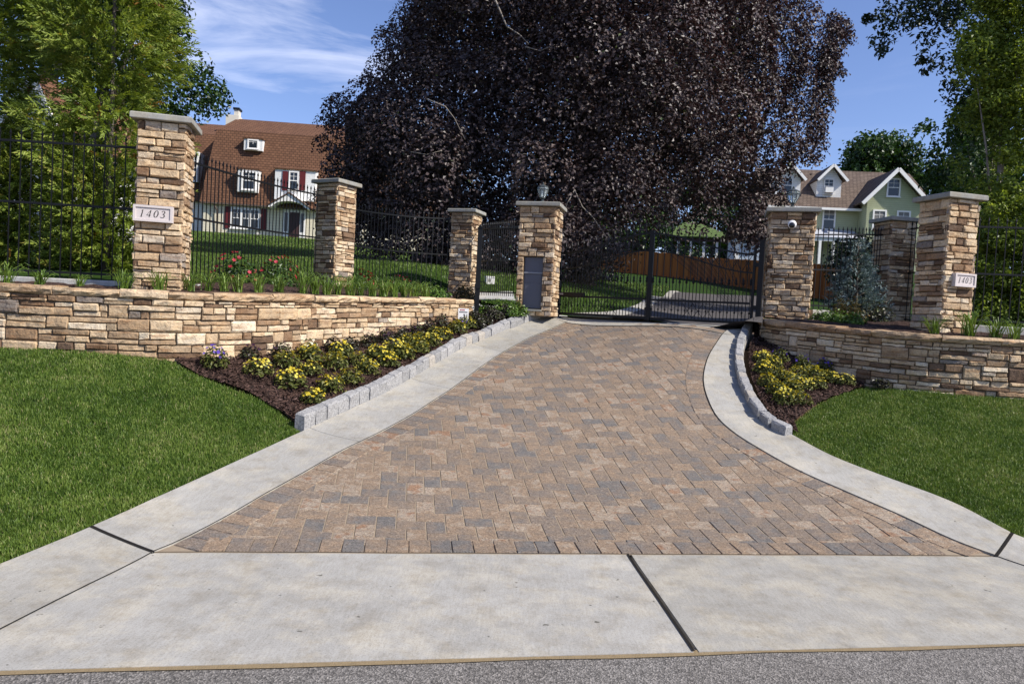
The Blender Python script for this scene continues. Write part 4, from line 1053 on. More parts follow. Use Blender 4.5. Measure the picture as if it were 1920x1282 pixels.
# the copper beech
def beech():
    tab = np.array([(-210, 830, 1380), (-120, 775, 1450), (-40, 748, 1500), (10, 738, 1535), (60, 722, 1560), (110, 718, 1535), (160, 660, 1505), (200, 612, 1480), (260, 612, 1462), (300, 612, 1450), (345, 608, 1440), (390, 600, 1432), (430, 655, 1432), (468, 690, 1425)], float)
    C = []; Rd = []
    tries = 0
    while len(C) < 300 and tries < 12000:
        tries += 1
        py = RG.uniform(-205, 478); xl = np.interp(py, tab[:, 0], tab[:, 1]); xr = np.interp(py, tab[:, 0], tab[:, 2])
        px = RG.uniform(xl, xr); u = (px - (xl + xr) / 2) / ((xr - xl) / 2)
        if py > 395 and 1120 < px < 1405: continue
        if py > 350 and px < 660 and RG.random() < .6: continue
        if px > 1455 and 170 < py and RG.random() < .50: continue
        dep = math.sqrt(max(0, 1 - u * u))
        Y = 27 - 7.5 * dep * RG.uniform(.25, 1.0)
        rad = RG.uniform(.75, 1.55) * (1 - .5 * abs(u) ** 4)
        edge = rad * FPX / Y
        px = np.clip(px, xl + edge * .85, xr - edge * .85)
        c = P(px, py, Y)
        if C and np.min(np.linalg.norm(np.array(C) - c, axis=1)) < rad * .80: continue
        C.append(c); Rd.append(rad)
    # hanging sprays on the right edge
    for x0, y0, y1, Yk in ((1500, 150, 300, 25), (1535, 90, 265, 26), (1470, 200, 310, 24.5), (1560, 50, 165, 26.5), (1520, 200, 300, 25.5), (1575, 40, 70, 26.5), (1440, 250, 360, 24), (1462, 320, 400, 24), (1425, 380, 470, 23), (1400, 420, 462, 23), (1485, 120, 230, 25.2), (1555, 120, 190, 26), (1548, 60, 250, 25.8), (1512, 60, 180, 25), (1528, 180, 295, 26.2), (1478, 270, 325, 25), (1568, 90, 140, 26.2)):
        for t in np.linspace(0, 1, 7):
            C.append(P(x0 + 14 * math.sin(3 * t + x0) + (4 if t > .5 else 0), y0 + (y1 - y0) * t, Yk)); Rd.append(.42 - .14 * t)
    for x0, y0 in ((618, 198), (635, 188), (610, 225), (604, 268), (622, 280), (690, 152), (715, 70), (728, 62), (722, 105), (612, 365), (600, 372), (630, 352), (1572, 60), (1580, 50)):
        C.append(P(x0, y0, 26)); Rd.append(.36)
    for x0, y0 in ((1075, 440), (1095, 455), (1060, 460), (1110, 470), (1085, 480), (1055, 425), (1120, 450)):
        C.append(P(x0, y0, 20.5)); Rd.append(.42)
    C = np.array(C); Rd = np.array(Rd)
    per = np.maximum(60, (470 * (Rd / 1.0) ** 2)).astype(int)
    per = np.maximum(70, (720 * (Rd / 1.0) ** 1.9)).astype(int)
    idx = np.repeat(np.arange(len(C)), per); N = len(idx)
    d = unit(RG.normal(0, 1, (N, 3))); d[:, 2] = np.where(RG.random(N) < .72, np.abs(d[:, 2]), d[:, 2])
    wob = 1 + .16 * np.sin(d[:, 0] * 7 + idx) + .13 * np.sin(d[:, 1] * 9 + idx * 2.3) + .12 * np.sin(d[:, 2] * 8 + idx * 1.7)
    r_ = (.70 + .34 * RG.random(N) ** .8) * wob
    off = d * (r_ * Rd[idx])[:, None]; off[:, 2] *= .92; rr_ = np.hypot(off[:, 0], off[:, 1]) / Rd[idx]; off[:, 2] -= Rd[idx] * .42 * rr_ ** 2 * (1 + .6 * RG.random(N) * (np.sin(np.arctan2(off[:, 1], off[:, 0]) * 9 + idx) > .2))
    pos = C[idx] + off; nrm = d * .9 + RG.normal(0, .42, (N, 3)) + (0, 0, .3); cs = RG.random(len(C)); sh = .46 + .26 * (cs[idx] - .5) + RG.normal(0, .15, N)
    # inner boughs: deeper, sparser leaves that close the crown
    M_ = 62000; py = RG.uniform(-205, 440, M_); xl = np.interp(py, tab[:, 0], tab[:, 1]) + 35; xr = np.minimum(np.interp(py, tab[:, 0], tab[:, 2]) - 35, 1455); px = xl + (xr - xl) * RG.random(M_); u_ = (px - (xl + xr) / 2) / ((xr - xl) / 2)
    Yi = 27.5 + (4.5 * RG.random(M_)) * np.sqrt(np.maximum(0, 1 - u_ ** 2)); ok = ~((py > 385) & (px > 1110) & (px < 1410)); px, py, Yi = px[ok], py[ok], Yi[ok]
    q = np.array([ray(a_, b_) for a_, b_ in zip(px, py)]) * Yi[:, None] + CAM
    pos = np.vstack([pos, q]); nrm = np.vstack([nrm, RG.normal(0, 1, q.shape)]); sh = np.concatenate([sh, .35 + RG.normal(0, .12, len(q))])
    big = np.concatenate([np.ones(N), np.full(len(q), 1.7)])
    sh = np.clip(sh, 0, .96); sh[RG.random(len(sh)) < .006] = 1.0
    base = P(1085, 555, 26.5); base[2] = TB(base[0], base[1]) - .2
    tr = [base, base + (.1, 0, 2), base + (.0, .1, 5), base + (-.4, .2, 9), base + (-.6, .2, 14)]
    limbs = []
    for k in range(16):
        a = k * 2.4; z = 3 + k * .62; s = base + (0, 0, z); e = s + (6.5 * math.cos(a), 4.8 * math.sin(a), 3.0 - .1 * k); m_ = (s + e) / 2 + (0, 0, .9)
        limbs.append(([s, m_, e, e + (.8 * math.cos(a), .7 * math.sin(a), -1.2)], [.26, .16, .08, .03]))
    tw = []
    for pts, Y, r0 in (([(1078, 356), (1064, 380), (1052, 410)], 19.6, .035), ([(1077, 356), (1092, 388), (1112, 408), (1134, 440), (1150, 470)], 19.6, .03), ([(924, -10), (938, 22), (950, 50), (975, 66), (992, 84)], 19.8, .05),
                       ([(985, 88), (1012, 96), (1040, 84)], 19.8, .03), ([(800, 186), (835, 200), (852, 222), (872, 262)], 19.6, .03), ([(770, 285), (800, 290), (830, 282)], 20, .025), ([(1262, 60), (1300, 76), (1320, 98)], 20.0, .025), ([(965, 288), (1000, 290)], 19.6, .022),
                       ([(1450, 140), (1458, 190), (1448, 240)], 24, .035), ([(1440, 236), (1470, 226), (1490, 240)], 24, .03)):
        tw.append(([P(x, y, Y) for x, y in pts], np.linspace(r0 * .55, r0 * .2, len(pts))))
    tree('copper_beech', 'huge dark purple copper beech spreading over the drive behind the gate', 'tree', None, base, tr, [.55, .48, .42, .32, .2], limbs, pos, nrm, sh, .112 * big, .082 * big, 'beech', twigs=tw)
beech()

def sprays(pos, axis, side, L, K, lw, ll):
    """flat conifer sprays: pos (n,3) root, axis dir, side dir -> leaf positions"""
    n = len(pos); t = np.linspace(.12, 1, K); idx = np.repeat(np.arange(n), K); tt = np.tile(t, n); sg = np.tile(np.where(np.arange(K) % 2 == 0, 1, -1), n)
    p = pos[idx] + axis[idx] * (tt * L[idx])[:, None]
    d = unit(axis[idx] * .75 + side[idx] * (sg * .75 * (1 - .6 * tt))[:, None] + np.array([0, 0, -.15]) + RG.normal(0, .12, (n * K, 3)))
    nr = np.cross(axis, side)[idx] + RG.normal(0, .3, (n * K, 3))
    return p + d * (ll / 2), nr, d, idx
def conifer(name, label, cat, group, base, H, R0, n, mat='thuja', L=.27, K=13, ll=.082, lw=.025, prof=None, trunk=True, z_lo=.0, droop=.25, bark='bark', sh0=.62):
    base = np.array(base, float); r = thing(name, base, 0, label, cat, group)
    u = RG.random(n * 3); rr = (1 - u) ** .7 if prof is None else prof(u); keep = RG.random(n * 3) < (rr + .12); u = u[keep][:n]; n = len(u)
    rr = R0 * ((1 - u) ** .7 if prof is None else prof(u))
    th = RG.random(n) * 2 * math.pi; lob = 1 + .20 * np.sin(th * 5 + u * 23) + .10 * np.sin(th * 9 - u * 41)
    rad = rr * lob * (.42 + .58 * RG.random(n) ** .55)
    out = np.stack([np.cos(th), np.sin(th), np.zeros(n)], 1)
    pos = out * rad[:, None]; pos[:, 2] = z_lo + u * (H - z_lo) + RG.normal(0, .05, n)
    axis = unit(out + np.array([0, 0, 1]) * RG.normal(.30, .35, n)[:, None] + RG.normal(0, .28, (n, 3)) - np.array([0, 0, droop]))
    side = unit(np.cross(axis, out + RG.normal(0, .6, (n, 3))))
    Ls = L * RG.uniform(.6, 1.25, n)
    p, nr, d, idx = sprays(pos, axis, side, Ls, K, lw, ll)
    sh = sh0 + RG.normal(0, .16, n)[idx] + RG.normal(0, .08, len(p)) + .14 * (np.tile(np.linspace(0, 1, K), n) - .5); sh = np.clip(sh, 0, .97); bad = RG.random(n) < .008; sh[bad[idx]] = 1.0
    leaf_obj('crown', p, nr, ll * RG.uniform(.8, 1.2, len(p)), lw * RG.uniform(.8, 1.2, len(p)), MAT[mat], r, sh, tang=d, fold=.05)
    if trunk:
        t = MB(); t.tube([(0, 0, -.1), (.03, 0, H * .4), (0, .02, H * .95)], [.05 * R0 + .02, .03 * R0 + .01, .008], 8)
        for k in range(26):
            a = k * 2.4; z = z_lo + (H - z_lo) * (k + 1) / 28; q = (R0 * (1 - z / H) ** .7 * .8 if prof is None else R0 * .8 * float(prof(np.array([z / H]))[0])); t.tube([(0, 0, z), (q * math.cos(a) * .5, q * math.sin(a) * .5, z + .12), (q * math.cos(a), q * math.sin(a), z + .16)], [.012, .008, .004], 5)
        t.build('trunk', MAT[bark], r, True)
    return r
def gb(px, Y): x = (px - 960) / FPX * Y; x = P(px, 541, Y)[0]; return np.array([x, Y, TB(x, Y) - .05])
col_prof = lambda u: np.clip(.55 + 1.6 * u, 0, 1) * np.clip((1 - u) * 2.6, 0, 1) ** .6 * (.85 + .15 * np.cos(u * 9))
cg = 'bright green conifers in the hedge behind the left fence'
conifer('arborvitae', 'feathery arborvitae cut by the left picture edge, behind the iron fence', 'tree', cg, gb(-66, 11.5), 6.8, 1.0, 5200, prof=col_prof)
conifer('arborvitae', 'tall feathery arborvitae with bare stem showing, just left of the tall 1403 pillar', 'tree', cg, gb(196, 11.5), 6.6, .84, 5600, prof=lambda u: np.clip(.75 + u, 0, 1) * np.clip((1 - u) * 2.2, 0, 1) ** .7 * np.where((u > .37) & (u < .47), .55, 1))
conifer('arborvitae', 'short arborvitae filling the gap low behind the middle of the left fence', 'tree', cg, gb(85, 12.0), 2.15, .95, 2600, prof=lambda u: np.clip((1 - u) * 3, 0, 1) ** .6)
conifer('arborvitae', 'arborvitae beyond the left picture edge of the hedge', 'tree', cg, gb(-170, 11.6), 6.2, 1.05, 900, prof=col_prof) if False else None
rg_ = 'tall leafy green trees in the hedge behind the right fence'
def clump_tree(name, label, cat, group, base_px, Y, cl, per, leafL, leafW, mat, trunk=True, tr=.2, bark='bark', up=.35, vz=.8, cval=.2, limbs_to=5, tp_=None, hang=.0, shoff=0.0, twigs=()):
    """cl: list of (px, py, Y, radius m)"""
    C = np.array([P(x, y, yy) for x, y, yy, _ in cl]); Rd = np.array([q[3] for q in cl])
    base = P(base_px, 541, Y); base[2] = TB(base[0], base[1]) - .1
    pos, nrm, sh = clump_cloud(C, Rd, np.maximum(20, (per * Rd ** 2)).astype(int), leafL, up=up, vz=vz, cval=cval, hang=hang)
    top = C[np.argmax(C[:, 2])]; mid = C.mean(0)
    tp = [base, base * .6 + mid * .4 + (0, 0, 0), mid * .7 + top * .3] if trunk else None
    if trunk: tp[1][0] = base[0] * .75 + mid[0] * .25; tp[1][1] = base[1]
    limbs = []
    if tp_ is not None: tp = [base] + tp_
    if trunk and limbs_to:
        for k in RG.choice(len(C), min(limbs_to, len(C)), replace=False): limbs.append(([np.array(tp[1]), (np.array(tp[1]) + C[k]) / 2 + (0, 0, .3), C[k]], [tr * .5, tr * .3, tr * .1]))
    return tree(name, label, cat, group, base, tp, [tr, tr * .8, tr * .35], limbs, pos, nrm, sh + shoff, leafL, leafW, MAT and mat, bark, twigs)
def blob(x0, x1, y0, y1, Y, n, r0, r1, dY=2.0, shape=None):
    out = []
    while len(out) < n:
        x, y = RG.uniform(x0, x1), RG.uniform(y0, y1)
        u = ((x - (x0 + x1) / 2) / ((x1 - x0) / 2)) ** 2 + ((y - (y0 + y1) / 2) / ((y1 - y0) / 2)) ** 2
        if u > 1: continue
        if shape and not shape(x, y): continue
        out.append((x, y, Y + RG.uniform(-dY, dY), RG.uniform(r0, r1)))
    return out
MAT['hedge'] = m_leaf('hedge_leaf', [(0, (.05, .08, .014)), (.45, (.16, .22, .032)), (.85, (.33, .40, .065)), (1, (.42, .46, .11))], .45, .35, .42)
clump_tree('hedge_tree', 'tall yellow-green hedge tree with a pale thin stem beside the right 1403 pillar', 'tree', rg_, 1868, 13.4,
           blob(1822, 1925, -90, 330, 13.4, 64, .20, .40, .5) + blob(1815, 1925, 330, 610, 13.2, 70, .20, .38, .5) + [(1800, 215, 13.4, .22), (1812, 110, 13.4, .25), (1792, 300, 13.4, .2), (1806, 330, 13.4, .24), (1820, 60, 13.4, .25)], 2300, .085, .042, 'hedge', tr=.06, shoff=.08, hang=.35, bark='paletwig')
clump_tree('hedge_tree', 'hedge tree cut by the right picture edge behind the iron fence', 'tree', rg_, 1972, 13.0,
           blob(1900, 2060, -90, 300, 13.0, 60, .22, .42, .6) + blob(1900, 2060, 300, 610, 13.0, 60, .22, .42, .6), 1900, .085, .042, 'hedge', tr=.06, shoff=.08, hang=.35, bark='paletwig')
clump_tree('hedge_tree', 'shaded dark hedge tree set back left of the yellow-green one, above the right pillar cap', 'tree', rg_, 1850, 17.5,
           blob(1790, 1930, 60, 610, 17.5, 90, .3, .55, .7), 800, .11, .07, 'green', tr=.1)
# left: broadleaf tree behind the conifers
tw = [([P(x, y, 21) for x, y in q], r) for q, r in (([(112, 130), (120, 60), (128, -20)], [.16, .13, .10]), ([(108, 70), (96, 40), (100, 5)], [.06, .045, .03]), ([(118, 60), (150, 15), (165, -10)], [.06, .045, .03]), ([(110, 85), (118, 105), (130, 122)], [.03, .02, .015]))]
clump_tree('broadleaf_tree', 'dark broadleaf tree with pale limbs rising behind the left conifers against the sky', 'tree', None, 150, 23,
           blob(40, 340, -170, 130, 23, 80, .55, 1.0, 2.5) + blob(230, 415, 110, 235, 24, 30, .45, .8, 1.5) + blob(280, 345, 0, 90, 23, 12, .4, .6, 1), 330, .15, .10, 'green', tr=.28, twigs=tw, shoff=-.06)
# right: hanging branches of a broadleaf tree, its trunk beyond the frame
oc = []
for x, y, r in ((1632, 28, .28), (1648, 60, .30), (1668, 18, .38), (1660, 78, .26), (1655, 98, .14), (1690, 40, .34), (1672, 55, .30), (1715, 10, .42), (1718, 40, .26), (1742, 30, .40), (1740, 70, .30), (1738, 98, .24), (1752, 78, .28), (1730, 118, .16), (1765, 40, .34), (1782, 20, .34),
                (1790, 52, .20), (1765, 108, .24), (1752, 128, .16), (1800, 0, .36), (1620, 36, .14), (1782, 130, .22), (1795, 150, .18), (1800, 88, .3), (1822, 70, .3), (1770, 155, .12), (1840, 100, .36), (1850, 60, .4), (1790, 180, .3), (1812, 195, .26), (1830, 150, .4)):
    oc += [(x + RG.normal(0, 7), y + RG.normal(0, 7), 17 + RG.uniform(-.6, .6), r * .8) for _ in range(2)]
oc += blob(1640, 2050, -160, 5, 17, 45, .5, .9, 1.5)
clump_tree('broadleaf_tree', 'dark broadleaf tree hanging leafy branches into the top right corner of the sky', 'tree', None, 2090, 18, oc, 420, .125, .06, 'dark', tr=.3, limbs_to=0, tp_=[P(2095, 60, 18), P(1960, -110, 17.2)], hang=.5, shoff=.1)
clump_tree('broadleaf_tree', 'rounded deep green tree right of the green house, behind the hedge', 'tree', None, 1830, 30, blob(1765, 1900, 250, 470, 30, 50, .6, 1.1, 2.5) + blob(1712, 1760, 232, 300, 30, 7, .22, .36) + blob(1740, 1800, 300, 380, 30, 8, .3, .5), 230, .20, .13, 'green', tr=.3, shoff=-.05)
clump_tree('broadleaf_tree', 'broad leafy tree far behind the left fence conifers, seen between their tops', 'tree', None, 60, 40, blob(-60, 250, -120, 130, 40, 60, .9, 1.5, 2), 110, .24, .17, 'green', tr=.35)
clump_tree('broadleaf_tree', 'distant leafy tree beyond the roof of the green house', 'tree', None, 1650, 80, blob(1588, 1730, 272, 380, 80, 40, 1.3, 2.4, 3) , 90, .45, .32, 'green', tr=.4)
# trees beyond the wooden fence, seen under the beech
bg = 'sunlit trees beyond the wooden fence'
for lab, c in (('yellow-green shrub tree just above the high end of the wooden fence', blob(1120, 1250, 385, 495, 53, 60, .6, 1.1, 1)), ('leafy tree behind the green roofed garden house', blob(1215, 1440, 350, 505, 62, 70, .9, 1.6, 2)), ('dim tree left of the wooden fence, low under the beech', blob(1040, 1150, 395, 500, 58, 26, .8, 1.4, 2))):
    clump_tree('garden_tree', lab, 'tree', bg, np.mean([q[0] for q in c]), c[0][2], c, 150, .30, .2, 'green', tr=.18, shoff=.12)
sg = 'dark shrubs in the beech shade'
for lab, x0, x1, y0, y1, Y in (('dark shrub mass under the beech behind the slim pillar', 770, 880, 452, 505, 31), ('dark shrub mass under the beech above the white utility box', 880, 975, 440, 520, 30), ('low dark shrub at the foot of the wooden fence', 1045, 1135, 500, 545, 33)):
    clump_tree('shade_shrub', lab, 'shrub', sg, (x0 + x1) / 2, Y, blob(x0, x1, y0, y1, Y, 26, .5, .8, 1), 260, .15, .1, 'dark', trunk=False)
clump_tree('evergreen_shrub', 'tall dark evergreen shrub arching behind the blue spruce', 'shrub', None, 1605, 19, blob(1562, 1650, 462, 530, 19, 40, .3, .5, 1) + blob(1585, 1650, 470, 600, 19, 30, .3, .5, .6), 520, .10, .07, 'dark', trunk=False)
spr = conifer('blue_spruce', 'small blue-green spruce between the camera pillar and the rear pillar', 'tree', None, gb(1604, 13.2) + np.array([0, 0, .0]), 1.42, .43, 900, mat='spruce', L=.13, K=9, ll=.05, lw=.017, prof=lambda u: np.clip((1 - u) * 1.3, 0, 1) ** .8, droop=.05)

# shrubs along the walls
def shrub(name, label, cat, group, loc, rx, rz, n, L, W, mat, shoff=0.0, stems=True, flat=.0):
    r = thing(name, loc, 0, label, cat, group)
    d = unit(RG.normal(0, 1, (n, 3))); d[:, 2] = np.abs(d[:, 2]); q = (.35 + .65 * RG.random(n) ** .5)
    lob = 1 + .18 * np.sin(np.arctan2(d[:, 1], d[:, 0]) * 4 + rx * 40) + RG.normal(0, .08, n)
    pos = d * (q * lob)[:, None] * np.array([rx, rx, rz]); nrm = d + RG.normal(0, .5, (n, 3)) + (0, 0, .35)
    sh = .45 + shoff + RG.normal(0, .2, n)
    leaf_obj('foliage', pos, nrm, L * RG.uniform(.7, 1.3, n), W * RG.uniform(.7, 1.3, n), MAT[mat], r, sh)
    if stems:
        b = MB()
        for k in range(9):
            a = k * 2.4; b.tube([(0, 0, -.05), (rx * .3 * math.cos(a), rx * .3 * math.sin(a), rz * .4), (rx * .7 * math.cos(a), rx * .7 * math.sin(a), rz * .75)], [.012, .008, .004], 5)
        b.build('stem', MAT['bark'], r)
    return r
MAT['box'] = m_leaf('boxwood_leaf', [(0, (.02, .05, .008)), (.5, (.085, .16, .02)), (1, (.22, .32, .05))], .4, .4, .2)
MAT['rust'] = m_leaf('rusty_leaf', [(0, (.03, .03, .01)), (.5, (.10, .08, .02)), (1, (.28, .15, .05))], .5, .3, .2)
MAT['plum'] = m_leaf('plum_leaf', [(0, (.012, .010, .008)), (.5, (.04, .032, .02)), (.8, (.07, .09, .03)), (1, (.12, .13, .05))], .4, .4, .15)
def on_back(px, Y, dz=0): x = P(px, 560, Y)[0]; return (x, Y, TB(x, Y) + dz)
def on_front(px, py, dz=.05): q = GF(px, py); return (q[0], q[1], q[2] + dz)
gbx = 'clipped boxwoods'
for px, Y, lab in ((909, 13.4, 'left boxwood of three, next to the black post'), (940, 13.35, 'middle boxwood of three between the black post and the parcel box'), (964, 13.25, 'right boxwood of three, against the parcel box pillar')):
    x = P(px, 585, Y)[0]; shrub('boxwood', lab, 'shrub', gbx, (x, Y, P(px, 588, Y)[2] - .04), .23, .26, 1000, .045, .03, 'box')
for px, Y, lab in ((1545, 12.0, 'small bright boxwood next to the foot of the camera pillar'), (1572, 11.6, 'lowest boxwood between two others on the right wall top'), (1604, 11.3, 'bright boxwood below the blue spruce on the right wall top')):
    shrub('boxwood', lab, 'shrub', gbx, on_back(px, Y, -.05), .20, .22, 800, .045, .03, 'box', .06)
shrub('rusty_shrub', 'reddish brown shrub in front of the slim third pillar', 'shrub', None, on_back(872, 14.2, -.05), .27, .36, 900, .055, .032, 'rust')
shrub('green_shrub', 'low mid green shrub at the end of the daylily row, left of the rusty shrub', 'shrub', None, on_back(815, 13.0, -.05), .30, .24, 800, .055, .035, 'box')
shrub('rusty_shrub', 'tan and green shrub under the blue spruce', 'shrub', None, on_back(1590, 12.35, -.05), .30, .42, 1000, .055, .032, 'rust', -.1)
shrub('rusty_shrub', 'dim olive shrub in front of the rear right pillar', 'shrub', None, on_back(1648, 12.6, -.05), .26, .36, 800, .055, .032, 'plum', .1)

# daylilies
MAT['lily'] = m_leaf('strap_leaf', [(0, (.04, .08, .012)), (.5, (.12, .20, .03)), (.9, (.22, .31, .06)), (1, (.30, .30, .11))], .45, .35, .25)
def lily_mesh(seed, n=46, h=.30, spread=.24):
    rd = random.Random(seed); V = []; F = []; sh = []
    for k in range(n):
        a = rd.uniform(0, 6.283); s = rd.uniform(.35, 1.0) * spread; hh = h * rd.uniform(.6, 1.1); w = rd.uniform(.009, .015); bx, by = rd.gauss(0, .03), rd.gauss(0, .03)
        c, sn = math.cos(a), math.sin(a); n0 = len(V)
        for t in (0, .3, .6, .85, 1.0):
            r = s * t ** 1.35; z = hh * (1.55 * t - .55 * t ** 3.2) if t < .9 else hh * (.98 - .15 * rd.random()); ww = w * (1 - t ** 3) + .0008
            V += [(bx + c * r - sn * ww / 2, by + sn * r + c * ww / 2, z), (bx + c * r + sn * ww / 2, by + sn * r - c * ww / 2, z - .003)]
        F += [(n0 + 2 * i, n0 + 2 * i + 1, n0 + 2 * i + 3, n0 + 2 * i + 2) for i in range(4)]; v = rd.gauss(.5, .2); sh += [min(max(v, 0), 1)] * 4
    o = mesh_obj('daylily', np.array(V), F, MAT['lily'], shade=sh); return o
protos = [lily_mesh(k) for k in range(4)]; used = [False] * 4
def place(protos, used, k, loc, rz, sc, label, cat, group):
    o = protos[k]
    if used[k]: o = copy_tree(protos[k])
    used[k] = True; o.location = [float(q) for q in loc]; o.rotation_euler = (0, 0, rz); o.scale = (sc, sc, sc * random.uniform(.9, 1.1)); return tag(o, label, cat, group)
lg = 'strap leaved daylilies along the wall tops'
lil = [(12, 8.35, .95, 'daylily clump at the far left on the wall top'), (75, 8.4, .75, 'small daylily clump on the wall top under the left fence, second from the left edge'), (150, 8.45, .62, 'smallest daylily clump under the left fence, midway to the tall pillar'), (232, 8.45, .8, 'daylily clump just left of the tall 1403 pillar'), (298, 8.5, .85, 'daylily growing against the front of the tall 1403 pillar'),
       (355, 8.8, .85, 'daylily at the right foot of the tall 1403 pillar'), (390, 9.0, .85, None), (418, 9.1, .9, None), (445, 9.25, .85, None), (485, 9.5, .85, None), (522, 9.75, .9, None), (566, 10.1, 1.02, None), (590, 10.3, 1.02, None), (612, 10.3, 1.02, None), (634, 10.5, 1.02, None), (656, 10.7, 1.02, None), (676, 10.9, 1.02, None), (697, 11.1, 1.02, None), (718, 11.4, 1.02, None), (738, 11.7, 1.02, None), (758, 12.0, 1.02, None), (778, 12.0, 1.02, None), (796, 12.0, 1.02, None)]
row = [q for q in lil if q[3] is None]; ri = 0
WPX = np.array([(x, Y) for x, _, Y in WALL_L])
for px, Y, sc, lab in lil:
    if px > 330: Y = float(np.interp(px, WPX[:, 0], WPX[:, 1])) + .45
    if lab is None:
        lab = '%s daylily in the wall top row, counted from the tall pillar' % ORD[ri]; ri += 1
    place(protos, used, random.randrange(4), on_back(px, Y, -.02), random.uniform(0, 6), sc, lab, 'plant', lg)
for px, Y, sc, lab in ((1757, 10.05, .95, 'daylily in front of the right 1403 pillar'), (1822, 9.95, 1.25, 'largest daylily, just right of the right 1403 pillar'), (1872, 9.85, 1.0, 'daylily second from the right picture edge on the wall top'), (1908, 9.75, .95, 'daylily at the right picture edge on the wall top'), (1538, 13.3, 1.0, 'pale daylily in the gap between camera pillar and spruce')):
    place(protos, used, random.randrange(4), on_back(px, Y, -.02), random.uniform(0, 6), sc, lab, 'plant', lg)

# pansies
MAT['pansyleaf'] = m_leaf('pansy_leaf', [(0, (.03, .04, .008)), (.5, (.095, .11, .022)), (1, (.22, .21, .06))], .5, .3, .2)
MAT['yellow'] = m_leaf('yellow_petal', [(0, (.42, .31, .02)), (.6, (.66, .54, .04)), (1, (.74, .66, .16))], .6, .2, .25, (1, 1, .4))
MAT['violet'] = m_leaf('violet_petal', [(0, (.03, .012, .12)), (.6, (.09, .045, .34)), (1, (.20, .14, .50))], .6, .2, .2, (.8, .7, 1))
MAT['cream'] = m_leaf('cream_petal', [(0, (.6, .5, .25)), (1, (.85, .8, .6))], .6, .2, .2)
MAT['maroon'] = m_leaf('maroon_petal', [(0, (.015, .006, .012)), (1, (.06, .02, .05))], .6, .2, .15)
MAT['rosered'] = m_leaf('red_petal', [(0, (.18, .006, .014)), (.6, (.36, .014, .032)), (1, (.48, .05, .08))], .5, .3, .2, (1, .5, .5))
def flowering(name, seed, rx, rz, nleaf, nflow, fmat, fsize, leafmat='pansyleaf', top=.55, L=.045):
    rs = np.random.default_rng(seed); r = thing(name, (0, 0, 0)); d = unit(rs.normal(0, 1, (nleaf, 3))); d[:, 2] = np.abs(d[:, 2]); q = .3 + .7 * rs.random(nleaf) ** .5
    pos = d * q[:, None] * np.array([rx, rx, rz]); nrm = d + rs.normal(0, .5, (nleaf, 3)) + (0, 0, .4)
    leaf_obj('foliage', pos, nrm, L * rs.uniform(.7, 1.3, nleaf), L * .5 * rs.uniform(.7, 1.3, nleaf), MAT[leafmat], r, .45 + rs.normal(0, .25, nleaf))
    V = []; F = []; sh = []
    for k in range(nflow):
        dd = unit(rs.normal(0, 1, 3)); dd[2] = abs(dd[2]) * .8 + top; dd = unit(dd); c = dd * np.array([rx, rx, rz]) * rs.uniform(.9, 1.12)
        n = unit(dd + np.array([.35, -.6, .35]) + rs.normal(0, .35, 3)); t = unit(np.cross(n, rs.normal(0, 1, 3))); b = np.cross(n, t); s = fsize * rs.uniform(.7, 1.2); n0 = len(V)
        V.append(c); v = rs.random()
        for j in range(10):
            a = j * math.pi / 5; rr = s * (1.0 if j % 2 == 0 else .62); V.append(c + (t * math.cos(a) + b * math.sin(a)) * rr + n * (s * .28 if j % 2 == 0 else s * .1))
        F += [(n0, n0 + 1 + j, n0 + 1 + (j + 1) % 10) for j in range(10)]; sh += [min(1, max(0, v + rs.normal(0, .12))) for j in range(10)]
    mesh_obj('blossom', np.array(V), F, MAT[fmat], r, shade=sh)
    return r
yp = [flowering('pansy', 40 + k, .15, .165, 260, 44, 'yellow', .0165) for k in range(4)]; yu = [False] * 4
vp = [flowering('pansy', 60 + k, .135, .20, 240, 15, 'violet', .020) for k in range(2)]; vu = [False] * 2
mp_ = [flowering('pansy', 70 + k, .13, .18, 230, 16, 'maroon', .020, 'plum') for k in range(3)]; mu = [False] * 3
cp_ = [flowering('pansy', 80, .13, .19, 230, 22, 'cream', .019)]; cu_ = [False]
pg = 'pansy clumps in the flower beds'
kr = [(586, 762), (620, 741), (656, 724), (690, 707), (727, 692), (756, 678), (783, 666), (808, 654), (832, 641), (856, 629), (878, 619)]
r2 = [(545, 733), (583, 708), (626, 698), (672, 692), (705, 680), (738, 671), (766, 658), (790, 648), (816, 636)]
r3 = [(484, 710), (536, 694), (580, 682), (640, 676)]
for k, q in enumerate(kr): place(yp, yu, k % 4, on_front(*q), k * 1.7, random.uniform(1.0, 1.32), '%s yellow pansy along the left granite kerb, counted from the lawn' % ORD[k], 'flower', pg)
for k, q in enumerate(r2): place(yp, yu, (k + 1) % 4, on_front(*q), k * 1.3, random.uniform(1.0, 1.32), '%s yellow pansy in the left bed middle row, counted from the lawn' % ORD[k], 'flower', pg)
for k, q in enumerate(r3): place(yp, yu, (k + 2) % 4, on_front(*q), k * 2.3, random.uniform(1.0, 1.32), '%s yellow pansy of the left bed back row, counted from the lawn' % ORD[k], 'flower', pg)
place(vp, vu, 0, on_front(402, 696), 0, 1.15, 'blue violet pansy alone at the lawn end of the left bed', 'flower', pg)
place(vp, vu, 1, on_front(868, 620), 1, .9, 'violet pansy at the foot of the small white notice', 'flower', pg)
place(cp_, cu_, 0, on_front(577, 672), 0, 1.05, 'cream white pansy against the left wall among the dark ones', 'flower', pg)
wr_ = [(469, 681), (528, 677), (625, 667), (658, 662), (692, 655), (723, 649), (754, 641), (780, 633), (806, 626), (830, 617)]
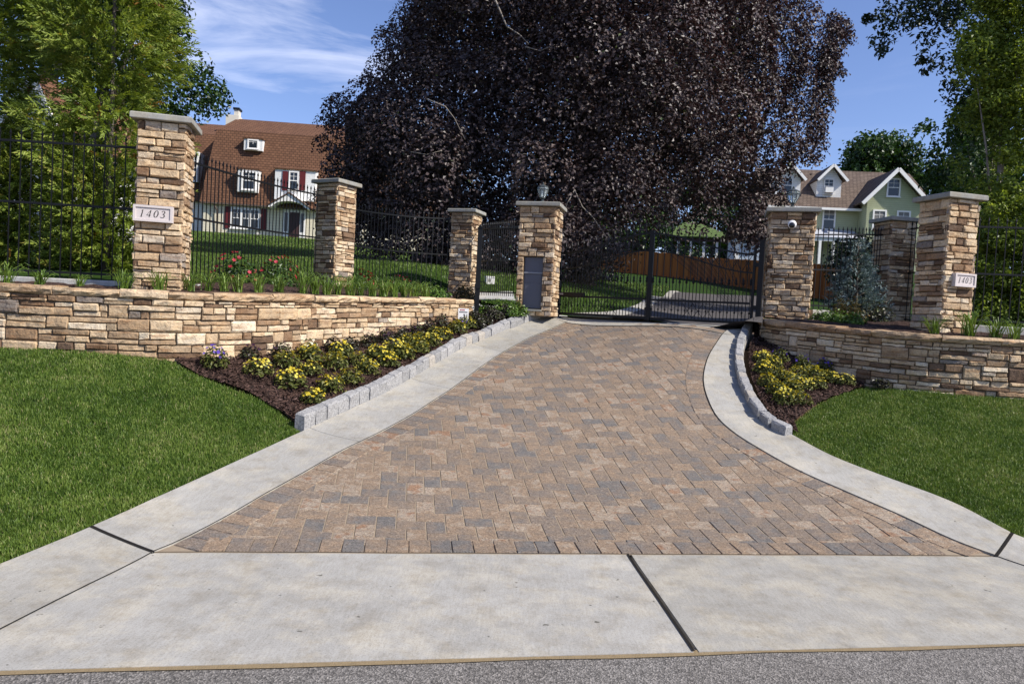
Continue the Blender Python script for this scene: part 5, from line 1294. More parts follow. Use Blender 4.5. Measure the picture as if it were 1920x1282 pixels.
for k, q in enumerate(wr_): place(mp_, mu, k % 3, on_front(*q), k * 1.1, random.uniform(.95, 1.1), '%s dark maroon pansy at the left wall foot, counted from the lawn' % ORD[k], 'flower', pg)
gp = [flowering('ground_cover_plant', 90 + k, .17, .15, 320, 5, 'maroon', .012, 'plum', L=.05) for k in range(2)]; gu = [False] * 2
for k, q in enumerate([(905, 612), (928, 604), (950, 597), (920, 596), (896, 620), (888, 606), (975, 591), (945, 590)]):
    place(gp, gu, k % 2, on_front(*q), k, random.uniform(.9, 1.15), '%s mottled plum ground cover plant between black post and parcel box pillar' % ORD[k], 'plant', 'ground cover by the parcel box pillar')
ry = [(1431, 705), (1438, 730), (1462, 716), (1471, 763), (1455, 747), (1482, 742), (1507, 736), (1532, 733), (1500, 764), (1553, 722), (1584, 727), (1523, 716), (1495, 715), (1430, 684), (1447, 697), (1478, 725)]
rl = ['beside the upper kerb end', 'beside the kerb, above the widest kerb bend', 'in the middle of the upper group', 'closest to the lawn at the lower kerb end', 'at the kerb just above the lowest clump', 'in the middle of the lower group', 'right of the lower middle', 'near the lawn, right of the middle', 'low beside the lawn edge', 'below the violet pansy nearest the lawn', 'last toward the right at the wall foot', 'behind the right of the middle', 'just below the middle violet pansy', 'highest up, at the narrow tip', 'second below the narrow tip', 'in the very centre']
for k, (q, l) in enumerate(zip(ry, rl)): place(yp, yu, k % 4, on_front(*q), k * 1.9, random.uniform(.9, 1.1), 'yellow pansy clump in the right bed, ' + l, 'flower', pg)
for q, l in (((1461, 684), 'violet pansy nearest the gate at the foot of the right wall'), ((1503, 700), 'violet pansy in the middle of the foot of the right wall'), ((1545, 704), 'violet pansy farthest from the gate at the foot of the right wall')): place(vp, vu, 0, on_front(*q), q[0], 1.0, l, 'flower', pg)
place(gp, gu, 0, on_front(1650, 731), 2.2, .8, 'small green plant alone between the right lawn and wall', 'plant', None)
rs_ = [flowering('rose_bush', 100 + k, .27, .42, 420, 28, 'rosered', .029, 'green', top=.15, L=.055) for k in range(2)]; ru = [False] * 2
for k, (px, Y, sc, lab) in enumerate(((440, 10.6, 1.15, 'red rose bush behind the fence, nearest the tall 1403 pillar'), (520, 11.4, 1.15, 'red rose bush behind the fence, left of the second pillar'), (674, 13.5, 1.1, 'dense bright red rose bush at the right foot of the second pillar'), (752, 14.6, 1.0, 'sparse red rose bush midway along the second curved fence'))):
    place(rs_, ru, k % 2, on_back(px, Y, -.02), k * 1.4, sc, lab, 'rose', 'red rose bushes')
# ------------------------------------------------------------------ houses
def m_siding(name, col, pitch=.14, strength=.6):
    n = NT(name); s = n.new('ShaderNodeSeparateXYZ'); n.link(n.tc.outputs['Object'], s.inputs[0])
    fr = n.math('FRACT', n.math('DIVIDE', s.outputs['Z'], pitch)); nz = n.noise(3, 4)
    c = n.mix(tuple(q * .88 for q in col), tuple(min(1, q * 1.06) for q in col), nz)
    c = n.mix(c, n.mix(c, (.6, .6, .6), 1.0, 'MULTIPLY'), n.math('LESS_THAN', fr, .09))
    n.bump(fr, strength, .03); return n.done(c, .7, .25)
def m_shingle(name, c0, c1, sx=.3, sz=.2):
    n = NT(name); b = n.new('ShaderNodeTexBrick'); b.inputs['Scale'].default_value = 1.0; b.inputs['Brick Width'].default_value = sx; b.inputs['Row Height'].default_value = sz; b.inputs['Mortar Size'].default_value = .022; b.inputs['Bias'].default_value = .0
    b.inputs['Color1'].default_value = (*c0, 1); b.inputs['Color2'].default_value = (*c1, 1); b.inputs['Mortar'].default_value = (*[q * .45 for q in c0], 1)
    s = n.new('ShaderNodeSeparateXYZ'); n.link(n.tc.outputs['Object'], s.inputs[0]); cb = n.new('ShaderNodeCombineXYZ')
    n.link(n.math('ADD', s.outputs['X'], n.math('MULTIPLY', s.outputs['Y'], .35)), cb.inputs['X']); n.link(n.math('ADD', s.outputs['Z'], n.math('MULTIPLY', s.outputs['Y'], .15)), cb.inputs['Y']); n.link(cb.outputs[0], b.inputs['Vector'])
    nz = n.noise(1.1, 5, .65); c = n.mix(b.outputs['Color'], n.mix(b.outputs['Color'], (.70, .68, .66), 1.0, 'MULTIPLY'), nz)
    n.bump(b.outputs['Fac'], -.5, .03); return n.done(c, .85, .2)
MAT['broof'] = m_shingle('brown_shingle', (.145, .072, .042), (.195, .098, .056))
MAT['groof'] = m_shingle('grey_brown_shingle', (.13, .095, .075), (.185, .14, .11))
MAT['gazroof'] = m_shingle('green_shingle', (.10, .15, .045), (.13, .19, .06))
MAT['cream_wall'] = m_siding('cream_siding', (.84, .76, .57), .2)
MAT['white_wall'] = m_siding('white_siding', (.86, .85, .82), .16)
MAT['green_wall'] = m_siding('green_siding', (.45, .47, .29), .16)
MAT['shade_tinted_wall'] = m_siding('shade_tinted_siding', (.55, .62, .72), .2)  # white siding, with the blue of its shade put into the colour
MAT['trim'] = m_simple('white_trim', (.82, .80, .76), .6, .3, var=.04)
MAT['shutter'] = m_simple('maroon_shutter', (.11, .015, .017), .6, .3, var=.15)
MAT['glass'] = m_simple('window_glass', (.018, .022, .028), .08, .6, var=.3, scale=2)
MAT['curtain'] = m_simple('window_blind', (.20, .19, .18), .7, .2, var=.2)
MAT['door'] = m_simple('dark_door', (.05, .022, .02), .5, .4, var=.2)
MAT['brass'] = m_simple('chimney_brick', (.62, .58, .50), .9, .1, var=.12, scale=4)

class Facade:
    def __init__(s, root, O, phi): s.root = root; s.O = np.array(O, float); s.c = math.cos(phi); s.s = math.sin(phi)
    def __call__(s, px, py, d=0.0):
        r = ray(px, py); n = np.array([-s.s, s.c, 0]); t = (n @ (s.O - CAM) + d) / (n @ r); p = CAM + r * t - s.O
        return p[0] * s.c + p[1] * s.s, p[2]
def house(name, label, px, py, Y, phi, cat='house'):
    O = P(px, py, Y); r = thing(name, O, phi, label, cat); return r, Facade(r, O, phi)
def quad(mb, pts, **k): mb.add(pts, [tuple(range(len(pts)))], **k)
def slab(mb, pts, t=.12):
    """thick roof plane from a planar ring of local points"""
    p = np.array(pts, float); n = np.cross(p[1] - p[0], p[2] - p[0]); n /= np.linalg.norm(n)
    if n[2] < 0: p = p[::-1]; n = -n
    m = len(p); mb.add(np.vstack([p, p - n * t]), [tuple(range(m)), tuple(range(2 * m - 1, m - 1, -1))] + [(i, m + i, m + (i + 1) % m, (i + 1) % m) for i in range(m)])
def win(f, x0, y0, x1, y1, d=0.0, mull=1, sash=True, t=.11, blind=.0, shut=0):
    """window between two picture corners on the facade plane d"""
    a, zb = f(x0, y1, d); _, zt = f(x0, y0, d); b, _ = f(x1, (y0 + y1) / 2, d); y = d
    mb = MB(); mb.box(a, a + t, y - .09, y - .003, zb, zt); mb.box(b - t, b, y - .09, y - .003, zb, zt); mb.box(a + t, b - t, y - .089, y - .003, zt - t, zt); mb.box(a + t, b - t, y - .089, y - .003, zb, zb + t * .8)
    w = b - a - 2 * t
    for k in range(1, mull): xx = a + t + w * k / mull; mb.box(xx - t * .45, xx + t * .45, y - .085, y - .003, zb + t * .8, zt - t)
    if sash: mb.box(a + t, b - t, y - .075, y - .003, (zb + zt) / 2 - .03, (zb + zt) / 2 + .03)
    for k in range(mull):
        xx = a + t + w * (k + .5) / mull; mb.box(xx - .012, xx + .012, y - .055, y - .03, (zb + zt) / 2, zt - t)
    zc = (zb + zt) / 2; mb.box(a + t, b - t, y - .054, y - .031, (zc + zt) / 2 - .03, (zc + zt) / 2 - .005)
    mb.box(a - .05, b + .05, y - .15, y - .091, zb - .05, zb + .01)
    o = mb.build('window', MAT['trim'], f.root)
    mb = MB(); mb.box(a + t * .9, b - t * .9, y - .03, y - .004, zb + t * .7, zt - t * .9); mb.build('pane', MAT['glass'], o)
    if blind: mb = MB(); mb.box(a + t, b - t, y - .036, y - .0305, zt - t - (zt - zb) * blind, zt - t); mb.build('blind', MAT['curtain'], o)
    for s in (-1, 1):
        if shut: mb = MB(); xs = a - shut - .03 if s < 0 else b + .03; mb.box(xs, xs + shut, y - .06, y - .004, zb - .02, zt + .02); mb.build('shutter', MAT['shutter'], f.root)
    return o

# --- the brown roofed house at left
r, f = house('colonial_house', 'cream house with a big brown gambrel roof and maroon shutters beyond the left lawn', 377, 446, 55, R_(5))
ze = f(500, 386, -.25)[1]; zb_ = f(500, 250, 1.8)[1]; zr = f(540, 230, 5.2)[1]
xe = f(374, 376, -.25)[0]; xb = f(406, 250, 1.8)[0]; xr_ = f(444, 222, 5.2)[0]; xE = 19.0; dp = 10.4
mb = MB(); mb.box(.1, xE - .3, 0, dp, -2.5, ze + .05); mb.build('wall', MAT['cream_wall'], r)
mb = MB()
A = [(xe, -.25, ze), (xE, -.25, ze), (xE, 1.8, zb_), (xb, 1.8, zb_)]; slab(mb, A, .15)
slab(mb, [(xb, 1.8, zb_ + .02), (xE, 1.8, zb_ + .02), (xE, 5.2, zr), (xr_, 5.2, zr)], .15)
slab(mb, [(xe, -.25, ze), (xb, 1.8, zb_), (xb, dp - 1.8, zb_), (xe, dp + .5, ze)], .15)
slab(mb, [(xb, 1.8, zb_ + .02), (xr_, 5.2, zr), (xb, dp - 1.8, zb_ + .02)], .15)
slab(mb, [(xe, dp + .5, ze), (xb, dp - 1.8, zb_), (xE, dp - 1.8, zb_), (xE, dp + .5, ze)], .15)
slab(mb, [(xb, dp - 1.8, zb_ + .02), (xr_, 5.2, zr), (xE, 5.2, zr), (xE, dp - 1.8, zb_ + .02)], .15)
roof = mb.build('roof', MAT['broof'], r)
mb = MB(); mb.box(xe + .1, xE, -.35, -.25, ze - .10, ze + .02); mb.tube([(.9, -.3, ze - .05), (1.15, -.2, ze - .6), (1.15, -.1, 0)], .055, 6); mb.build('gutter', MAT['groof'], r)
mb = MB(); cx = xr_ - .15; mb.box(cx - .65, cx + .35, 5.0, 6.0, zr - 2.5, zr + .25); mb.box(cx - .05, cx + .30, 5.1, 5.8, zr + .25, zr + .7); c_ = mb.build('chimney', MAT['brass'], roof)
mb = MB(); mb.box(cx - .12, cx + .37, 5.02, 5.9, zr + .701, zr + .86); mb.build('chimney_cap', MAT['iron'], c_)
# set back wing
d = 2.6; xw0 = f(250, 380, d)[0]; xw1 = xe + 1.6; zew = f(340, 376, d)[1]; zrw = f(380, 232, d + 5)[1]; zbw = f(380, 252, d + 1.8)[1]
mb = MB(); slab(mb, [(xw0, d - .5, zew), (xw1, d - .5, zew), (xw1 + 1, d + 1.8, zbw), (xw0, d + 1.8, zbw)], .15); slab(mb, [(xw0, d + 1.8, zbw + .02), (xw1 + 3, d + 1.8, zbw + .02), (xw1 + 3, d + 5, zrw), (xw0, d + 5, zrw)], .15)
mb.build('wing_roof', MAT['broof'], r)
mb = MB(); mb.box(xw0, .09, d, d + 8, -2.5, zew + .05); mb.build('wing_wall', MAT['white_wall'], r)
win(f, 356, 288, 371, 340, d - .5, 1); mb = MB(); x_, z_ = f(362, 300, d); mb.box(x_ - .5, x_ + .55, d - .42, d + 1.4, f(362, 342, d)[1], f(362, 286, d)[1]); mb.build('wing_dormer', MAT['white_wall'], r)
# dormers
def dormer(x0, y0, x1, y1, dF, dB, over=.25, roofrise=.5):
    a, zb = f(x0, y1, dF); b, _ = f(x1, y1, dF); zt = f((x0 + x1) / 2, y0, dF)[1]
    mb = MB(); mb.box(a, b, dF, dB, zb, zt); o = mb.build('dormer', MAT['white_wall'], r)
    mb = MB(); slab(mb, [(a - over, dF - over, zt), (b + over, dF - over, zt), (b + over, dB, zt + roofrise), (a - over, dB, zt + roofrise)], .1); mb.build('dormer_roof', MAT['broof'], o)
    return o
dormer(457, 259, 492, 281, .95, 3.2, .08, .25); win(f, 464, 261, 485, 279, .95, 1, sash=False, t=.10)
dormer(443, 316, 483, 359, -.22, 2.2, .06, .25); win(f, 452, 320, 480, 356, -.22, 1, t=.13)
dormer(514, 317, 590, 373, -.35, 2.4, .12, .65); win(f, 541, 321, 560, 356, -.35, 1, t=.09)
for a, b in ((529, 540), (561, 572)):
    mb = MB(); x0, zb = f(a, 357, -.35); x1, _ = f(b, 357, -.35); zt = f(a, 321, -.35)[1]; mb.box(x0, x1, -.41, -.354, zb, zt); mb.build('shutter', MAT['shutter'], r)
# arched door hood
xa, za = f(503, 388, -1.3); xc_, zc_ = f(541, 364, -1.3); xd, _ = f(580, 390, -1.3); w2 = (xd - xa) / 2; xm = (xa + xd) / 2; N_ = 18
mb = MB(); v = []
for k in range(N_ + 1):
    u = -1 + 2 * k / N_; zi = za + (zc_ - za) * (.50) * math.sqrt(max(0, 1 - (u / .80) ** 2)) if abs(u) < .80 else za; zo = za + .17 + (zc_ - za) * (1 - abs(u)) * .95 + .05
    for y in (-1.35, 0.0): v += [(xm + u * w2, y, zi), (xm + u * w2, y, max(zo, zi + .12))]
mb.add(v, [(4 * k, 4 * k + 4, 4 * k + 5, 4 * k + 1) for k in range(N_)] + [(4 * k + 2, 4 * k + 3, 4 * k + 7, 4 * k + 6) for k in range(N_)] + [(4 * k, 4 * k + 2, 4 * k + 6, 4 * k + 4) for k in range(N_)] + [(4 * k + 1, 4 * k + 5, 4 * k + 7, 4 * k + 3) for k in range(N_)])
hood = mb.build('door_hood', MAT['trim'], r)
mb = MB(); slab(mb, [(xa - .15, -1.45, za + .1), (xm, -1.45, zc_ + .15), (xm, 0, zc_ + .15), (xa - .15, 0, za + .1)], .06); slab(mb, [(xd + .15, -1.45, za + .1), (xm, -1.45, zc_ + .15), (xm, 0, zc_ + .15), (xd + .15, 0, za + .1)], .06); mb.build('hood_roof', MAT['broof'], hood)
x0, zb0 = f(541, 449, 0); x1, _ = f(560, 449, 0); zt0 = f(541, 398, 0)[1]
mb = MB(); mb.box(x0 - .45, x1 + .45, -.06, -.003, zb0, zt0 + .15); mb.box(x0 - .5, x1 + .5, -.1, -.0605, zt0 + .1, zt0 + .2); o = mb.build('door_surround', MAT['trim'], r)
mb = MB(); mb.box(x0, x1, -.10, -.062, zb0, zt0); mb.build('door', MAT['door'], o)
mb = MB(); mb.box(x0 - .34, x0 - .1, -.08, -.062, zb0 + .6, zt0 - .05); mb.build('sidelight', MAT['glass'], o); mb = MB(); mb.box(x1 + .1, x1 + .34, -.08, -.062, zb0 + .6, zt0 - .05); mb.build('sidelight', MAT['glass'], o)
win(f, 432, 388, 489, 428, 0, 3, t=.16, shut=.42)
mb = MB(); x0, _ = f(380, 440, 0); x1, _ = f(640, 440, 0); mb.box(x0, x1, -.12, -.004, -2.4, .25); mb.build('plinth', MAT['trim'], r)
for pxs, w in ((396, .7), (412, .5), (484, .6)):
    x_, z_ = f(pxs, 440, -.4); mb = MB(); mb.lathe([(w * .5, -.6), (w * .55, .1), (w * .3, .35), (.05, .45)], (x_, -.6, z_ - .3), 9); mb.build('foundation_stone', MAT['cap'], r)
# shaded end of the house under the beech
win(f, 662, 402, 680, 440, 0, 1, t=.13); win(f, 690, 405, 702, 445, 0, 1, t=.13)
mb = MB(); x0, z0_ = f(722, 475, -2.5); x1, _ = f(752, 475, -2.5); zt_ = f(730, 416, -2.5)[1]; v = []
for k in range(13):
    u = k / 12; zz = zt_ - (zt_ - z0_) * (.55 * abs(u - .3) ** 1.5)
    for y in (-2.55, -2.35): v += [(x0 + (x1 - x0) * u, y, z0_ - .5), (x0 + (x1 - x0) * u, y, zz)]
mb.add(v, [(4 * k, 4 * k + 4, 4 * k + 5, 4 * k + 1) for k in range(12)] + [(4 * k + 2, 4 * k + 3, 4 * k + 7, 4 * k + 6) for k in range(12)] + [(4 * k + 1, 4 * k + 5, 4 * k + 7, 4 * k + 3) for k in range(12)]); mb.build('porch_screen', MAT['cream_wall'], r)

# --- gabled white house glimpsed through the left conifers
r, f = house('gabled_house', 'white house with a steep brown roof glimpsed between the left conifers', 60, 420, 27, R_(-6))
xl, zl = f(30, 250, 0); xp, zp = f(70, 140, 0); xq, zq = f(122, 262, 0)
mb = MB(); mb.add([(xl - 2, 0, -3), (xq, 0, -3), (xq, 0, zq), (xp, 0, zp), (xl - 2, 0, zl - 2), (xl - 2, 6, -3), (xq, 6, -3), (xq, 6, zq), (xp, 6, zp), (xl - 2, 6, zl - 2)], [(0, 1, 2, 3, 4), (9, 8, 7, 6, 5), (1, 6, 7, 2), (0, 4, 9, 5)]); mb.build('wall', MAT['white_wall'], r)
mb = MB(); slab(mb, [(xp, -.2, zp), (xq + .1, -.2, zq - .1), (xq + 1.2, 6, zq - .1), (xp + 1.0, 6, zp)], .15); slab(mb, [(xp, -.2, zp), (xl - 2.2, -.2, zl - 2.1), (xl - 2.2, 6, zl - 2.1), (xp + 1.0, 6, zp)], .15); mb.build('roof', MAT['broof'], r)
mb = MB(); mb.bar((xp, -.28, zp - .1), (xq + .1, -.28, zq - .2), .1, .22); mb.bar((xp, -.28, zp - .1), (xl - 2.2, -.28, zl - 2.2), .1, .22); mb.build('barge_board', MAT['trim'], r)
mb = MB(); x0, z0_ = f(118, 180, 1.2); x1, z1_ = f(140, 262, 1.2); mb.box(x0, x1, 1.2, 4, z1_ - 1, z0_); mb.build('side_dormer', MAT['white_wall'], r)

# --- the green house at right
r, f = house('green_house', 'pale green house with grey brown gabled roofs and white trim beyond the right gate pillar', 1486, 480, 58, R_(-4))
ze = f(1540, 389, -.6)[1]; zr = f(1560, 320, 5.0)[1]; x0 = f(1440, 389, -.6)[0]; x1 = f(1760, 389, 0)[0]
mb = MB(); mb.box(x0 + .5, x1 - .6, 0, 10, -4, ze + .1); mb.build('wall', MAT['green_wall'], r)
mb = MB(); slab(mb, [(x0, -.6, ze), (x1, -.6, ze), (x1 - .2, 5, zr), (x0 + .2, 5, zr)], .15); slab(mb, [(x0, 10.6, ze), (x1, 10.6, ze), (x1 - .2, 5, zr), (x0 + .2, 5, zr)], .15); roof = mb.build('roof', MAT['groof'], r)
mb = MB(); mb.box(x0, x1, -.72, -.6, ze - .18, ze); mb.build('fascia', MAT['trim'], r)
# cross gable
D = -1.6; gx0, gz0 = f(1622, 440, D); gx1, _ = f(1737, 440, D); pxk, pzk = f(1685, 314, D - .5); lx, lz = f(1617, 377, D - .5); rx_, rz_ = f(1748, 384, D - .5)
lz = rz_ = min(lz, rz_); lx = pxk - (rx_ - pxk) if abs(lx - pxk) < .1 else lx
pzw = pzk - .25; wl_z = pzw - (pzw - lz) * (pxk - gx0) / (pxk - lx); wr_z = pzw - (pzw - rz_) * (gx1 - pxk) / (rx_ - pxk)
mb = MB(); mb.add([(gx0, D, -4), (gx1, D, -4), (gx1, D, wr_z), (pxk, D, pzw), (gx0, D, wl_z), (gx0, 5, -4), (gx1, 5, -4), (gx1, 5, wr_z), (pxk, 5, pzw), (gx0, 5, wl_z)], [(0, 1, 2, 3, 4), (0, 4, 9, 5), (1, 6, 7, 2)]); mb.build('gable_wall', MAT['green_wall'], r)
mb = MB(); slab(mb, [(lx, D - .55, lz), (pxk, D - .55, pzk), (pxk, 5.2, pzk), (lx, 5.2, lz)], .12); slab(mb, [(rx_, D - .55, rz_), (pxk, D - .55, pzk), (pxk, 5.2, pzk), (rx_, 5.2, rz_)], .12); mb.build('gable_roof', MAT['groof'], r)
mb = MB(); mb.bar((pxk, D - .60, pzk - .12), (lx, D - .60, lz - .12), .09, .26, up=(0, 0, 1)); mb.bar((pxk, D - .60, pzk - .12), (rx_, D - .60, rz_ - .12), .09, .26); mb.build('barge_board', MAT['trim'], r)
win(f, 1661, 334, 1688, 369, D, 1, blind=.0); win(f, 1634, 393, 1661, 431, D, 1, blind=.4); win(f, 1679, 395, 1706, 434, D, 1, blind=.3); win(f, 1540, 391, 1566, 431, 0, 1, blind=.25)
def gdormer(xa, xb, yb, xp_, yp_, ex, label=None):
    d = .9; a, zb = f(xa, yb, d); b, _ = f(xb, yb, d); p_, zp_ = f(xp_, yp_, d); el, zl_ = f(xp_ - ex, yp_ + ex * .95, d); er = p_ + (p_ - el); zw = zp_ - .12 - (zp_ - zl_) * (p_ - a) / (p_ - el)
    mb = MB(); mb.add([(a, d, zb), (b, d, zb), (b, d, zw), (p_, d, zp_ - .12), (a, d, zw), (a, 4.5, zb), (b, 4.5, zb), (b, 4.5, zw), (p_, 4.5, zp_ - .12), (a, 4.5, zw)], [(0, 1, 2, 3, 4), (0, 4, 9, 5), (1, 6, 7, 2)]); o = mb.build('dormer', MAT['white_wall'], r)
    mb = MB(); slab(mb, [(el, d - .45, zl_), (p_, d - .45, zp_), (p_, 4.6, zp_), (el, 4.6, zl_)], .1); slab(mb, [(er, d - .45, zl_), (p_, d - .45, zp_), (p_, 4.6, zp_), (er, 4.6, zl_)], .1); mb.build('dormer_roof', MAT['groof'], o)
    mb = MB(); mb.bar((p_, d - .50, zp_ - .1), (el, d - .50, zl_ - .1), .08, .2); mb.bar((p_, d - .50, zp_ - .1), (er, d - .50, zl_ - .1), .08, .2); mb.build('dormer_trim', MAT['trim'], o)
gdormer(1530, 1576, 369, 1560, 309, 30); win(f, 1543, 335, 1563, 364, .9, 1, t=.08)
gdormer(1453, 1500, 364, 1482, 307, 30); win(f, 1466, 333, 1486, 362, .9, 1, t=.08)
mb = MB(); xx, zz = f(1552, 361, .9); mb.box(xx - .3, xx + .3, .5, .86, zz - .05, zz + .35); mb.build('air_conditioner', MAT['trim'], r)
pz = f(1550, 445, -2.4)[1]; px0, _ = f(1505, 445, -2.4); px1, _ = f(1620, 445, -2.4)
mb = MB(); slab(mb, [(px0, -2.7, pz), (px1, -2.7, pz), (px1, 0, pz + .9), (px0, 0, pz + .9)], .12); mb.build('porch_roof', m_simple('pale_porch_roof', (.42, .43, .46), .7, .2), r)
mb = MB(); mb.box(px0, px1, -2.6, -2.45, pz - .3, pz - .125); mb.build('porch_beam', MAT['trim'], r)
for k in range(5):
    xx = px0 + (px1 - px0) * (.06 + .22 * k); mb = MB(); mb.box(xx - .09, xx + .09, -2.6, -2.42, -3, pz - .301); mb.build('porch_post', MAT['trim'], r)

# --- garden pavilion with the green hipped roof and the pale shed
r, f = house('garden_pavilion', 'small open pavilion with a green hipped roof seen above the right gate leaf', 1300, 500, 52, R_(-10), 'pavilion')
xa, za = f(1238, 441, 0); xb2, _ = f(1382, 446, 0); xk, zk = f(1296, 415, 2.4)
mb = MB(); w = xb2 - xa; apex = [(xk - .3, 2.6, zk), (xk + .3, 2.6, zk)]
slab(mb, [(xa, 0, za), (xb2, 0, za), apex[1], apex[0]], .1); slab(mb, [(xa, 5.2, za), (xb2, 5.2, za), apex[1], apex[0]], .1); slab(mb, [(xa, 0, za), apex[0], (xa, 5.2, za)], .1); slab(mb, [(xb2, 0, za), apex[1], (xb2, 5.2, za)], .1); mb.build('roof', MAT['gazroof'], r)
for k in range(6):
    xx = xa + .4 + (w - .8) * k / 5; mb = MB(); mb.box(xx - .08, xx + .08, .3, .46, -3, za - .05); mb.build('post', MAT['trim'], r)
mb = MB(); mb.box(xa + .3, xb2 - .3, .28, .42, za - .32, za - .1); mb.build('beam', MAT['door'], r)
r, f = house('pale_shed', 'white outbuilding with bluish shade in its wall colour behind the wooden fence, left of the camera pillar', 1378, 520, 47, R_(-8), 'outbuilding')
xb3, zt3 = f(1436, 446, 0)
mb = MB(); mb.box(0, xb3, 0, 4, -2, zt3); mb.build('wall', MAT['shade_tinted_wall'], r)
mb = MB(); mb.box(-.1, .12, -.06, -.003, -2, zt3); mb.build('corner_board', MAT['trim'], r)
mb = MB(); slab(mb, [(-.3, -.4, zt3 + .05), (xb3 + .3, -.4, zt3 + .05), (xb3 + .3, 2, zt3 + 1.2), (-.3, 2, zt3 + 1.2)], .1); slab(mb, [(-.3, 4.4, zt3 + .05), (xb3 + .3, 4.4, zt3 + .05), (xb3 + .3, 2, zt3 + 1.2), (-.3, 2, zt3 + 1.2)], .1); mb.build('roof', MAT['groof'], r)

# --- wooden board fence
MAT['cedar'] = NT('cedar_board'); _n = MAT['cedar']
_c = _n.ramp(_n.attr(), [(0, (.28, .095, .026)), (.5, (.50, .165, .042)), (1, (.60, .23, .065))]); _nz = _n.noise(2.0, 5, .6, _n.scalevec((14, 14, .8)))
MAT['cedar'] = _n.done(_n.mix(_c, _n.mix(_c, (.62, .58, .55), 1.0, 'MULTIPLY'), _nz), .8, .2)
wf = [(1122, 489, 510, 48), (1150, 476, 511, 46), (1184, 471, 513, 44.5), (1222, 472, 517, 43), (1262, 476, 522, 41.5), (1300, 481, 528, 40), (1350, 485, 538, 37.5), (1427, 488, 553, 34), (1520, 495, 575, 30.5), (1570, 497, 585, 29), (1640, 502, 600, 27)]
q = np.array([[*P(a, b, Y), P(a, c, Y)[2]] for a, b, c, Y in wf])       # x y ztop zbottom
q = resamp(q, 300); r = thing('wooden_fence', (q[150][0], q[150][1], q[150][3]), 0, 'orange brown board fence curving behind the drive gate', 'fence'); off = np.array([q[150][0], q[150][1], q[150][3]])
mb = MB(); n = int(plen(q) / .145); q = resamp(q, n + 1)
for k in range(n):
    a, b = q[k], q[k + 1]; ln = random.uniform(.955, .985); m_ = (a + b) / 2; d_ = (b - a) * ln / 2; zt = m_[2] + random.uniform(-.02, .02); nn = unit(np.array([-(d_[1]), d_[0]])) * .011; v = []
    for zz in (m_[3] - .3, zt):
        for s1, s2 in ((-1, -1), (1, -1), (1, 1), (-1, 1)): v.append(np.array([m_[0] + d_[0] * s1 + nn[0] * s2, m_[1] + d_[1] * s1 + nn[1] * s2, zz]) - off)
    mb.add(v, [(0, 3, 2, 1), (4, 5, 6, 7), (0, 1, 5, 4), (1, 2, 6, 5), (2, 3, 7, 6), (3, 0, 4, 7)], random.random())
mb.build('board_panel', MAT['cedar'], r)
for frac in (.2, .8):
    mb = MB()
    for k in range(0, n - 4, 4):
        a, b = q[k], q[k + 4]; z0_ = a[3] + (a[2] - a[3]) * frac; z1_ = b[3] + (b[2] - b[3]) * frac; mb.bar(np.array([a[0], a[1] + .05, z0_]) - off, np.array([b[0], b[1] + .05, z1_]) - off, .05, .09)
    mb.build('fence_rail', MAT['cedar'], r)

# utility box on the lawn
c = GB(918, 531); r = thing('utility_box', c, .3, 'small white utility box on the lawn between slim pillar and parcel box pillar', 'box')
r.scale = (.52, .52, .52)
mb = MB(); mb.box(-.19, .19, -.16, .16, -.1, .26); mb.box(-.21, .21, -.18, .18, .26, .31); o = mb.build('body', MAT['trim'], r)
mb = MB(); mb.box(-.12, .02, -.166, -.161, .06, .20); mb.build('vent', MAT['cap'], o)

# ------------------------------------------------------------------ back lawn grass
# planting beds between the wall tops and the fences
flx = np.vstack([[fa], [fb], bez(xy(352, 523, 9.25), (xy(352, 523, 9.25)[0], xy(596, 530, 13.6)[1] - 1.4), xy(596, 530, 13.6)), bez(xy(656, 532, 14.15), (xy(656, 532, 14.15)[0] + .5, xy(846, 547, 16.4)[1] - .3), xy(846, 547, 16.4)), [xy(893, 549, 16.3)], [xy(966, 552, 14.0)]])
ord_ = np.argsort(flx[:, 0]); flx = flx[ord_]
def fenY(x): return np.interp(x, flx[:, 0], flx[:, 1])
n_ = 140; bx_ = np.linspace(fa[0], -.55, n_); loft('planting_bed', np.column_stack([bx_, bY(bx_) + .12]), np.column_stack([bx_, np.maximum(fenY(bx_) - .1, bY(bx_) + .2)]), 10, TB, .02, MAT['mulch'], skirt=0, jitter=.006)
bx_ = np.linspace(4.05, 12, n_); fy2 = np.interp(bx_, [4.0, 4.9, 6.3, 6.9, 7.1, 12], [12.9, 14.0, 14.4, 12.0, 10.7, 10.3]); loft('planting_bed', np.column_stack([bx_, bY(bx_) + .12]), np.column_stack([bx_, fy2 + .2]), 10, TB, .02, MAT['mulch'], skirt=0, jitter=.006)
